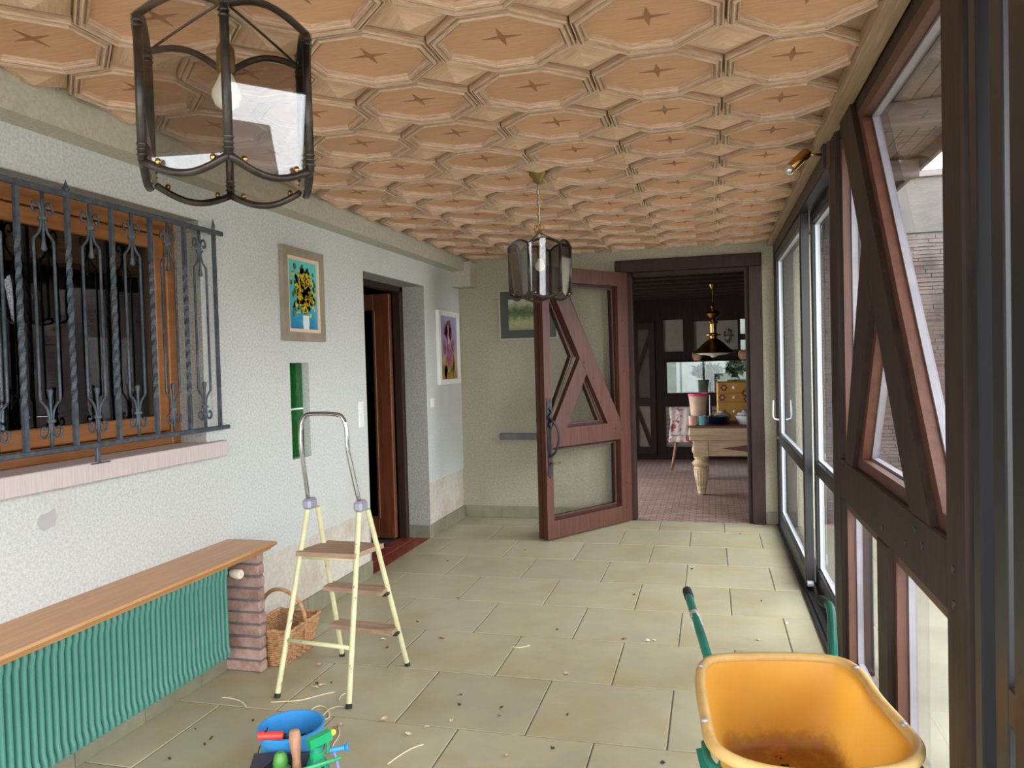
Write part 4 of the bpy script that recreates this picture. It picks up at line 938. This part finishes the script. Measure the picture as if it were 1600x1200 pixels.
# ---------- wicker basket
bs = thing('wicker_basket', (-2.35, 3.75, 0), 'woven wicker basket with arched handle between pillar and ladder', 'basket')
def bring(t):
    x0, x1, y0, y1 = -2.455-.03*t, -2.255+.045*t, 3.605-.02*t, 3.915+.02*t; r_ = .03
    P_ = []
    for (cx_, cy_, a0_) in ((x1-r_, y1-r_, 0), (x0+r_, y1-r_, 90), (x0+r_, y0+r_, 180), (x1-r_, y0+r_, 270)):
        for k in range(4): a = math.radians(a0_+k*30); P_.append(Vector((cx_+r_*math.cos(a), cy_+r_*math.sin(a), 0)))
    out = []
    for i in range(len(P_)):
        p, q = P_[i], P_[(i+1) % len(P_)]; n_ = max(1, int((q-p).length/.012))
        for k in range(n_): out.append(p+(q-p)*k/n_)
    return out
wv = MB()
for rw in range(17):
    t = rw/16; R_ = bring(t); z = .008+.185*t; c = Vector((-2.35, 3.76, 0)); L_ = []
    for i, p in enumerate(R_):
        d = (p-c); d.z = 0; d.normalize(); q = p+d*(.005*math.cos(i*PI/2+rw*PI)); L_.append((q.x, q.y, z))
    wv.tube(L_, .0056, 5, closed=True)
o = wv.build('weave', M['wicker'], bs, smooth=True); o['kind'] = 'stuff'
stk = MB(); R0_, R1_ = bring(0), bring(1)
for i in range(0, 92, 2):
    a, c = R0_[int(i/92*len(R0_))], R1_[int(i/92*len(R1_))]; stk.tube([(a.x, a.y, 0), (c.x, c.y, .20)], .0038, 5)
o = stk.build('stakes', M['wicker'], bs, smooth=True); o['kind'] = 'stuff'
R_ = bring(1.02); MB().tube([(p.x, p.y, .198+.003*math.sin(i*1.2)) for i, p in enumerate(R_)], .0095, 7, closed=True).build('rim', M['wicker'], bs, smooth=True)
MB().box((-2.45, 3.61, .002), (-2.26, 3.91, .010)).build('base', M['wicker'], bs)
hp = [(-2.485, 3.76, .10), (-2.488, 3.76, .22), (-2.47, 3.76, .31), (-2.41, 3.76, .365), (-2.33, 3.76, .365), (-2.25, 3.76, .31), (-2.215, 3.76, .22), (-2.215, 3.76, .10)]
MB().tube(catmull(hp, 6), .011, 8).build('handle', M['wicker'], bs, smooth=True)

# ---------- pendant lanterns
def lantern(name, label, cx, cy, zb, zt, R_, rot, sc=1.0):
    L_ = thing(name, (cx, cy, zb), label, 'pendant lamp', 'six sided smoked glass lanterns')
    V = [(cx+R_*math.cos(rot+k*PI/3), cy+R_*math.sin(rot+k*PI/3)) for k in range(6)]
    ar = .028
    for k in range(6):
        a, b_ = V[k], V[(k+1) % 6]
        pt = lambda t, z: (a[0]+(b_[0]-a[0])*t, a[1]+(b_[1]-a[1])*t, z)
        ps = MB().tube([(a[0], a[1], zb), (a[0], a[1], zt)], .0088, 10).build('corner_post', M['lampiron'], L_, smooth=True)
        for zz in (zb+.012, zb+.022, zb+.032, zt-.012, zt-.022):
            MB().lathe([(.008, -.003), (.0115, 0), (.008, .003)], (a[0], a[1], zz), 10).build('collar', M['lampiron'], ps, smooth=True)
        n_ = 10; bot = [pt(i/n_, zb-ar*math.sin(PI*i/n_)) for i in range(n_+1)]; top = [pt(i/n_, zt+ar*math.sin(PI*i/n_)) for i in range(n_+1)]
        MB().tube(bot, .0075, 8).build('bottom_rim', M['lampiron'], L_, smooth=True); MB().tube(top, .0075, 8).build('top_rim', M['lampiron'], L_, smooth=True)
        nrm = Vector((b_[1]-a[1], a[0]-b_[0], 0)).normalized()*.0015
        g = MB(); m_ = len(bot); tl_ = lambda p: nrm.normalized()*(-.008+.019*(p[2]-zb)/(zt-zb)); P1 = [Vector(p)+tl_(p)-nrm for p in bot+top[::-1]]; P2 = [Vector(p)+tl_(p)+nrm for p in bot+top[::-1]]; n2 = len(P1)
        g.idx(P1+P2, [list(range(n2))[::-1], list(range(n2, 2*n2))]+[(i, (i+1) % n2, n2+(i+1) % n2, n2+i) for i in range(n2)])
        gp = g.build('glass_panel', M['smoke'], L_)
        for t in (.18, .82):
            p = pt(t, zb-ar*math.sin(PI*t)+.012); MB().ball(p, .006, 8, (1, 1, 1.3)).build('clip', M['brass'], gp, smooth=True)
    # spider, cord, chain, socket and bulb
    for k in range(0, 6, 2):
        a = V[k]; MB().tube(catmull([(a[0], a[1], zt), (cx+(a[0]-cx)*.5, cy+(a[1]-cy)*.5, zt+.045), (cx, cy, zt+.085)], 6), .0028, 6).build('spider_arm', M['lampiron'], L_, smooth=True)
    for k in range(3):
        an = rot+k*2*PI/3+.4; pts = [(cx+math.cos(an)*r0*(.03), cy+math.sin(an)*r0*.03, zt+.085+h0) for r0, h0 in ((0, 0), (.8, .01), (1.1, .03), (.8, .045), (.5, .035), (.6, .025))]
        MB().tube(catmull(pts, 5), .003, 5).build('scroll', M['brass'], L_, smooth=True)
    ch_ = MB(); z = zt+.085; k = 0
    while z < ZC-.075:
        q = [(.009*math.cos(i*PI/5), .019*math.sin(i*PI/5)) for i in range(10)]; ch_.tube([((cx+u if k % 2 else cx), (cy if k % 2 else cy+u), z+.016+w) for u, w in q], .0024, 5, closed=True); z += .031; k += 1
    ch_.build('chain', M['oldbrass'], L_, smooth=True)
    MB().tube([(cx, cy, ZC-.05), (cx+.005, cy, zt+.2), (cx-.003, cy, zt+.05), (cx+.012, cy, zt+.01), (cx, cy, zt-.03)], .003, 6).build('cord', M['white'], L_, smooth=True)
    MB().lathe([(0, ZC-.022), (.052, ZC-.022), (.048, ZC-.034), (.032, ZC-.05), (.024, ZC-.072), (.012, ZC-.08), (0, ZC-.08)], (cx, cy, 0), 20).build('canopy', M['oldbrass'], L_, smooth=SM)
    MB().lathe([(0, zt+.0), (.010, zt), (.018, zt-.015), (.019, zt-.06), (.015, zt-.065), (0, zt-.065)], (cx, cy, 0), 16).build('socket', M['oldbrass'], L_, smooth=SM)
    MB().lathe([(.012, zt-.062), (.017, zt-.075), (.029, zt-.10), (.030, zt-.112), (.024, zt-.128), (.010, zt-.137), (0, zt-.139)], (cx, cy, 0), 18).build('bulb', M['bulb'], L_, smooth=True)
    return L_
lantern('lantern', 'large smoked glass lantern closest to the viewer, above the barred window', -.957, 1.39, 2.003, 2.279, .178, -.97)
lantern('lantern', 'smaller looking smoked glass lantern hanging before the open door leaf', -.943, 4.312, 2.0, 2.27, .178, .386)

# ---------- brass spotlights on the right
def spot(name, label, m_, p0, p1):
    t = thing(name, m_, label, 'spotlight'); m_ = Vector(m_); p0, p1 = Vector(p0), Vector(p1); d = (p1-p0).normalized(); l = (p1-p0).length
    MB().cbox(m_+Vector((-.012, -.05, -.06)), m_+Vector((.012, .05, .06)), .004).build('mount_plate', M['black'], t)
    MB().tube([m_+Vector((-.01, 0, .01)), m_+Vector((-.05, 0, .012)), p0+d*.02], .007, 8).build('arm', M['brass'], t, smooth=True)
    MB().lathe([(0, 0), (.016, .002), (.026, .014), (.028, .03), (.028, l-.012), (.0265, l-.01), (.025, l-.02), (0, l-.03)], p0, 20, axis=d).build('shade', M['brass'], t, smooth=SM)
    MB().lathe([(.018, l-.03), (.027, l-.008), (.030, l+.008), (.024, l+.022), (.012, l+.03), (0, l+.032)], p0, 18, axis=d).build('bulb', flat('clear_bulb', (210, 206, 200), rough=.08, metal=.7), t, smooth=True)
spot('wall_spotlight', 'brass spotlight with clear bulb beside the dark timber post', (.572, 4.12, 2.60), (.50, 4.12, 2.635), (.405, 4.10, 2.545))
spot('wall_spotlight', 'spotlight at the top edge above the diagonal brace, bulb only in view', (.515, 2.45, 2.71), (.46, 2.46, 2.78), (.475, 2.58, 2.745))
MB().cbox((.574, 4.03, 2.52), (.60, 4.16, 2.66), .004).build('block', M['sash'], wr)

# ---------- wheelbarrow
wbw = thing('wheelbarrow', (.2, 2.4, 0), 'wheelbarrow with yellow plastic tray and green tube handles', 'wheelbarrow')
rimP = [(-0.039, 2.387), (-0.037, 2.51), (-0.005, 2.585), (0.094, 2.625), (0.268, 2.658), (0.379, 2.648), (0.427, 2.564), (0.444, 2.375), (0.472, 2.216), (0.485, 2.119), (0.456, 2.036), (0.398, 1.984), (0.299, 1.943), (0.189, 1.92), (0.094, 1.93), (0.023, 1.975), (-0.012, 2.048), (-0.024, 2.187)]
rim = [Vector((p[0], p[1])) for p in catmull([(x, y, 0) for x, y in rimP], 4, True)]
cR = Vector((.22, 2.30)); cF = Vector((.22, 2.40))
def sec(k): return [(cR+(p-cR)) for p in rim] if k == 0 else [cR+(p-cR)*(1-k)+(cF-cR)*k*2.0 for p in rim]
RZ = .60
lv_ = [(0, RZ), (.03, RZ-.03), (.09, RZ-.10), (.16, RZ-.18), (.22, RZ-.25), (.26, RZ-.275), (.32, RZ-.287), (.5, RZ-.29), (.8, RZ-.29)]
def loft(off):
    b = MB(); n_ = len(rim)
    for k, z in lv_:
        for p in sec(k):
            d = (p-cR).normalized(); b.v.append((p.x+d.x*off, p.y+d.y*off, z-off*.9))
    for i in range(len(lv_)-1):
        for q in range(n_): b.f.append([i*n_+q, i*n_+(q+1) % n_, (i+1)*n_+(q+1) % n_, (i+1)*n_+q]); b.uv.append(None)
    b.f.append([(len(lv_)-1)*n_+q for q in range(n_)]); b.uv.append(None)
    return b
ty = loft(0).build('tray', M['tray'], wbw, smooth=True)
MB().tube([(p.x+(p-cR).normalized().x*.012, p.y+(p-cR).normalized().y*.012, RZ-.006) for p in rim], .0165, 10, closed=True).build('rolled_rim', M['traylip'], ty, smooth=True)
mud = MB()
for _ in range(60):
    x, y = random.gauss(.22, .09), random.gauss(2.40, .08); r_ = random.uniform(.003, .009)
    mud.ball((x, y, RZ-.288), r_, 6, (1, 1, .4))
o = mud.build('mud_crumbs', M['soil'], ty); o['kind'] = 'stuff'
for x, y in ((-.050, 2.50), (-.036, 2.12), (.428, 2.58), (.480, 2.20)):
    MB().ball((x, y, RZ+.010), .011, 8, (1, 1, .45)).build('bolt', M['cast'], ty, smooth=True)
for pts, sd_ in (([(-.117, 3.32, .605), (-.105, 3.21, .61), (-.092, 3.12, .60), (-.03, 2.745, .545), (.0, 2.70, .42), (.02, 2.58, .285), (.03, 2.3, .275), (.13, 1.75, .22), (.15, 1.58, .19)], 'l'),
                  ([(.420, 3.30, .60), (.434, 3.21, .61), (.432, 3.12, .60), (.39, 2.79, .545), (.39, 2.76, .42), (.38, 2.60, .285), (.38, 2.3, .275), (.30, 1.75, .22), (.28, 1.58, .19)], 'r')):
    tbx = MB().tube(catmull(pts, 5), .0165, 12).build('handle_tube', M['gtube'], wbw, smooth=True)
    g0 = Vector(pts[0]); g1 = Vector(pts[1]); MB().tube([g0+(g0-g1)*.06, g0, g0+(g1-g0)*.95], .0195, 12).build('grip', M['rubber'], tbx, smooth=SM)
    if sd_ == 'l': MB().tube([Vector((-.0830, 3.066, .5925)), Vector((-.0650, 2.957, .5765))], .0192, 12).build('sticker', M['white'], tbx, smooth=True)
    x_ = pts[6][0]; MB().tube(catmull([(x_-.0, 2.62, .275), (x_+(-.035 if sd_ == 'l' else .035), 2.58, .20), (x_+(-.045 if sd_ == 'l' else .045), 2.55, .014), (x_+(-.045 if sd_ == 'l' else .045), 2.43, .014), (x_+(-.035 if sd_ == 'l' else .035), 2.28, .20), (x_, 2.22, .265)], 5), .013, 10).build('leg', M['gtube'], wbw, smooth=True)
MB().tube(catmull([(-.035, 2.08, .565), (.0, 1.965, .555), (.20, 1.90, .55), (.43, 1.965, .555), (.485, 2.06, .565)], 6), .011, 8).build('front_hoop', M['gtube'], wbw, smooth=True)
for x in (-.048, .49): MB().tube([(x, 2.1, .54), (x+(.07 if x < 0 else -.10), 2.0, .27)], .012, 8).build('brace', M['gtube'], wbw, smooth=True)
whl = MB().lathe([(.12, -.03), (.16, -.035), (.185, -.02), (.192, 0), (.185, .02), (.16, .035), (.12, .03)], (.215, 1.58, .192), 28, axis=(1, 0, 0)).build('tyre', M['rubber'], wbw, smooth=True)
MB().lathe([(.0, -.03), (.02, -.03), (.03, -.012), (.12, -.02), (.124, 0), (.12, .02), (.03, .012), (.02, .03), (0, .03)], (.215, 1.58, .192), 24, axis=(1, 0, 0)).build('hub', flat('pale_hub', (196, 190, 180)), whl, smooth=SM)
MB().tube([(.13, 1.58, .192), (.30, 1.58, .192)], .009, 8).build('axle', M['alu'], wbw)

# ---------- bucket, tub and garden tools
bk = thing('bucket', (-1.607, 2.60, 0), 'round blue plastic bucket with soil in it', 'bucket')
MB().lathe([(0, 0), (.095, 0), (.098, .004), (.120, .205), (.127, .207), (.128, .222), (.119, .222), (.116, .19), (.094, .01), (0, .01)], (-1.607, 2.60, 0), 36).build('body', M['blue'], bk, smooth=SM)
MB().tube(catmull([(-1.712, 2.605, .20), (-1.722, 2.55, .13), (-1.70, 2.49, .07), (-1.64, 2.462, .045), (-1.56, 2.455, .04), (-1.49, 2.48, .06), (-1.455, 2.55, .13), (-1.458, 2.605, .20)], 5), .0022, 6).build('bail_wire', M['black'], bk, smooth=True)
so = MB(); n_ = 10
for _ in range(70):
    a, r_ = random.uniform(0, 2*PI), .10*math.sqrt(random.random()); so.ball((-1.585+r_*math.cos(a), 2.605+r_*math.sin(a), .125+random.uniform(0, .02)), random.uniform(.008, .02), 6)
so.lathe([(0, .12), (.106, .12), (.106, .125), (0, .13)], (-1.607, 2.60, 0), 20)
o = so.build('bucket_soil', M['soil']); tag(o, 'dark crumbly soil inside the blue bucket', 'soil', kind='stuff')
tr_ = thing('hand_trowel', (-1.64, 2.50, .23), 'red handled trowel resting across the blue bucket', 'trowel')
MB().tube(catmull([(-1.655, 2.452, .243), (-1.64, 2.457, .243), (-1.60, 2.47, .242), (-1.57, 2.485, .238)], 5), [.012]+[.0165]*5+[.015]*9+[.011], 12).build('handle', M['red'], tr_, smooth=True)
MB().tube([(-1.57, 2.485, .236), (-1.56, 2.55, .19)], .005, 8).build('shank', M['alu'], tr_)
MB().prism([(-.02, 0), (.02, 0), (.024, -.04), (.0, -.075), (-.024, -.04)], lambda u, v: (-1.56+u, 2.552, .19+v), lambda u, v: (-1.56+u, 2.555, .19+v)).build('blade', M['alu'], tr_)
MB().tube([(-1.628, 2.461, .252), (-1.628, 2.461, .2605)], .0045, 8).build('hang_hole', M['black'], tr_)
tb_ = thing('planter_tub', (-1.47, 2.37, 0), 'charcoal plastic tub of garden tools in front of the bucket', 'tub')
to = [(-1.655, 2.435), (-1.44, 2.505), (-1.31, 2.33), (-1.53, 2.22)]
cT = (-1.485, 2.372)
def sq(s, z): return [(cT[0]+(x-cT[0])*s, cT[1]+(y-cT[1])*s, z) for x, y in to]
b = MB(); lvls = [(.72, 0), (.97, .165), (1.05, .167), (1.05, .18), (.95, .18), (.70, .008)]
for s, z in lvls: b.v += sq(s, z)
for i in range(len(lvls)-1):
    for q in range(4): b.f.append([i*4+q, i*4+(q+1) % 4, (i+1)*4+(q+1) % 4, (i+1)*4+q]); b.uv.append(None)
b.f.append([0, 1, 2, 3]); b.uv.append(None); b.f.append([20, 21, 22, 23]); b.uv.append(None)
b.build('body', M['tub'], tb_)
pp = [Vector(p) for p in ((-1.664, 2.437, .181), (-1.56, 2.470, .181), (-1.575, 2.36, .181), (-1.585, 2.29, .181), (-1.60, 2.30, .181))]
b = MB(); b.idx([p for p in pp]+[p+Vector((0, 0, .004)) for p in pp], [(4, 3, 2, 1, 0), (5, 6, 7, 8, 9)]+[(i, (i+1) % 5, 5+(i+1) % 5, 5+i) for i in range(5)]); b.build('lid_flap', M['tub'], tb_)
wt = thing('hand_fork', (-1.49, 2.40, .1), 'garden hand tool with a turned wooden handle standing in the tub', 'tool')
MB().tube(catmull([(-1.452, 2.375, .15), (-1.46, 2.39, .20), (-1.468, 2.40, .24), (-1.48, 2.415, .285), (-1.483, 2.419, .302)], 5), [x_*1.3 for x_ in (.011, .013, .014, .0135, .012, .0115, .011, .0115, .0125, .0135, .0145, .0155, .016, .0165, .0165, .016, .015, .0145, .013, .011, .006)], 14).build('handle', M['twood'], wt, smooth=True)
MB().tube([(-1.452, 2.375, .15), (-1.447, 2.36, .03)], .005, 8).build('shank', M['alu'], wt)
gb = thing('ribbed_bottle', (-1.525, 2.335, .01), 'leaf green ribbed plastic bottle beside the wooden handle', 'bottle')
MB().lathe([(0, 0), (.04, 0), (.043, .05), (.036, .06), (.042, .07), (.040, .105), (.031, .115), (.037, .125), (.035, .155), (.024, .165), (.028, .175), (.022, .205), (.012, .215), (0, .215)], (-1.528, 2.395, .01), 18).build('body', M['lgreen'], gb, smooth=SM)
sp_ = thing('spray_bottle', (-1.425, 2.42, .01), 'teal spray bottle with green trigger head and yellow nozzle', 'spray bottle')
sx_, sy_ = -1.402, 2.430
MB().lathe([(0, 0), (.042, 0), (.046, .01), (.046, .14), (.036, .175), (.024, .195), (.022, .235), (.0, .235)], (sx_, sy_, .01), 22).build('body', M['teal'], sp_, smooth=SM)
MB().lathe([(.0235, .19), (.025, .19), (.025, .215), (.0235, .215)], (sx_, sy_, .01), 22).build('collar', flat('green_head', (28, 156, 98), rough=.35), sp_, smooth=SM)
d_ = Vector((.55, .80, .12)).normalized()
hd_ = MB().bar(Vector((sx_, sy_, .262))-d_*.03, Vector((sx_, sy_, .262))+d_*.055, .03, .034).build('trigger_head', flat('green_head', (28, 156, 98)), sp_)
MB().lathe([(0, 0), (.011, 0), (.012, .012), (.008, .02), (0, .02)], Vector((sx_, sy_, .262))+d_*.055, 12, axis=d_).build('nozzle', M['yellow'], hd_, smooth=SM)
MB().tube(catmull([Vector((sx_, sy_, .25))+d_*.035, Vector((sx_, sy_, .225))+d_*.045, Vector((sx_, sy_, .195))+d_*.04], 5), .006, 8).build('trigger', flat('green_head', (28, 156, 98)), hd_, smooth=True)
MB().prism([(-.022, 0), (.022, 0), (.022, .018), (-.022, .018)], lambda u, v: (sx_+u*.9+.012, sy_-.0455, .10+v), lambda u, v: (sx_+u*.9+.012, sy_-.044, .10+v)).build('label', M['white'], sp_)
bc = thing('blue_clip', (-1.36, 2.47, .19), 'small blue plastic hose clip behind the spray bottle', 'clip')
MB().tube([(-1.375, 2.478, .205), (-1.35, 2.488, .208), (-1.325, 2.496, .212)], .010, 10).build('body', M['blue'], bc, smooth=SM); MB().lathe([(.006, 0), (.018, .01), (.020, .014), (0, .014)], (-1.325, 2.496, .212), 12, axis=(.9, .4, .1)).build('flare', M['blue'], bc, smooth=SM)
MB().tube(catmull([(-1.36, 2.48, .20), (-1.345, 2.472, .17), (-1.33, 2.455, .12)], 5), .005, 8).build('tail', flat('lilac_plastic', (140, 140, 214)), bc, smooth=True)
tag(MB().tube([(-1.485, 2.262, .20), (-1.31, 2.437, .206)], .0065, 10).build('plant_stake', M['stick'], smooth=True), 'mint green plant stake lying across the charcoal tub', 'stake')
tag(MB().ball((-1.425, 2.325, .185), .04, 16, (1.15, .8, .55)).build('yellow_scoop', M['yellow'], smooth=True), 'rounded yellow plastic scoop in the charcoal tub', 'scoop')

# ---------- debris and twine on the floor
deb = [(-.169, 5.895), (-.382, 4.337), (-.513, 4.344), (-.343, 4.345), (.231, 4.471), (-.748, 3.795), (-.972, 3.359), (-.659, 3.349), (-1.206, 3.459), (-1.179, 3.351), (-.216, 3.018), (-.836, 2.946), (-.666, 3.038), (-1.816, 3.961), (-1.889, 4.081), (-1.846, 4.218), (-2.074, 3.66), (-1.641, 3.045), (-1.467, 3.142), (-1.162, 3.191), (-1.248, 3.112), (-1.199, 6.98), (-.54, 5.184), (-.961, 3.276), (.413, 4.772), (.292, 5.185), (-1.299, 3.037), (-.922, 4.419), (-1.715, 4.912), (-1.811, 4.409), (-1.56, 4.162), (-2.061, 3.017), (-2.132, 2.77), (-2.201, 2.637), (-2.269, 2.887), (-2.14, 2.825), (.231, 7.149), (-2.114, 5.842), (-1.574, 6.287), (-1.93, 3.42), (-1.90, 3.46), (-1.97, 3.44), (-1.95, 3.39)]
def scrap(x, y, r_, m_, name, label, group):
    b = MB(); c = (0, 0, .004); n_ = 7; P_ = []
    for q in range(n_):
        a = 2*PI*q/n_; rr = r_*random.uniform(.55, 1.1); P_.append((rr*math.cos(a)*1.3, rr*math.sin(a)*.8, random.uniform(.0008, .012)))
    for q in range(n_): b.face([c, P_[q], P_[(q+1) % n_]]); b.face([(0, 0, .002), (P_[(q+1) % n_][0], P_[(q+1) % n_][1], max(0.0004, P_[(q+1) % n_][2]-.0015)), (P_[q][0], P_[q][1], max(.0004, P_[q][2]-.0015))])
    an = random.uniform(0, 6.3); b.v = [(x+p[0]*math.cos(an)-p[1]*math.sin(an), y+p[0]*math.sin(an)+p[1]*math.cos(an), p[2]) for p in b.v]
    return tag(b.build(name, m_), label, 'debris', group)
red_i = {2, 13, 30}; pale_i = {1, 4, 5, 16, 17, 18, 19, 20, 11, 26, 21, 39, 42, 14, 3, 24}
for i, (x, y) in enumerate(deb):
    if i in red_i: scrap(x, y, .015, M['petalr'], 'fallen_petal', 'small reddish dry petal on the grey green floor tiles', 'reddish dry petals on the floor')
    elif i in pale_i: scrap(x, y, .020 if i in (5, 16, 17, 18, 39, 42) else .014, M['petal'], 'dry_leaf', 'small pale dry leaf scrap on the grey green floor tiles', 'pale leaf scraps on the floor')
    else: scrap(x, y, .009, M['speck'], 'leaf_crumb', 'tiny dark leaf crumb on the grey green floor tiles', 'dark leaf crumbs on the floor')
tw = {'pale twine lying straight between the ladder feet and the bucket': [(-2.081, 3.2), (-2.031, 3.21), (-1.95, 3.247), (-1.882, 3.311), (-1.831, 3.365)],
      'pale twine tangled in loops by the near ladder foot': [(-1.837, 3.133), (-1.843, 3.178), (-1.826, 3.209), (-1.782, 3.19), (-1.729, 3.122), (-1.731, 3.083), (-1.758, 3.103), (-1.761, 3.181), (-1.732, 3.221), (-1.71, 3.215)],
      'short pale twine end curling left of the near ladder foot': [(-1.765, 3.284), (-1.775, 3.318), (-1.771, 3.362)],
      'dry stalk leading from the tub to a pale flower head': [(-1.565, 2.832), (-1.583, 2.882), (-1.599, 2.964), (-1.636, 3.03)],
      'thin dry stalk on the floor tile right of the garden tub': [(-1.29, 2.785), (-1.267, 2.856), (-1.239, 2.926), (-1.204, 2.96)],
      'thin pale twine end near the radiator': [(-2.169, 3.127), (-2.224, 3.172), (-2.306, 3.199), (-2.347, 3.19)],
      'curved dry stalk in the middle of the tiled floor': [(-1.117, 4.101), (-1.061, 4.102), (-1.024, 4.148)]}
for lb, pts in tw.items():
    nm = 'dry_stalk' if 'stalk' in lb else 'twine'
    tag(MB().tube(catmull([(x, y, .0035+.002*(i % 2)) for i, (x, y) in enumerate(pts)], 6), .0028, 6).build(nm, M['twine'], smooth=True), lb, 'stalk' if 'stalk' in lb else 'twine')
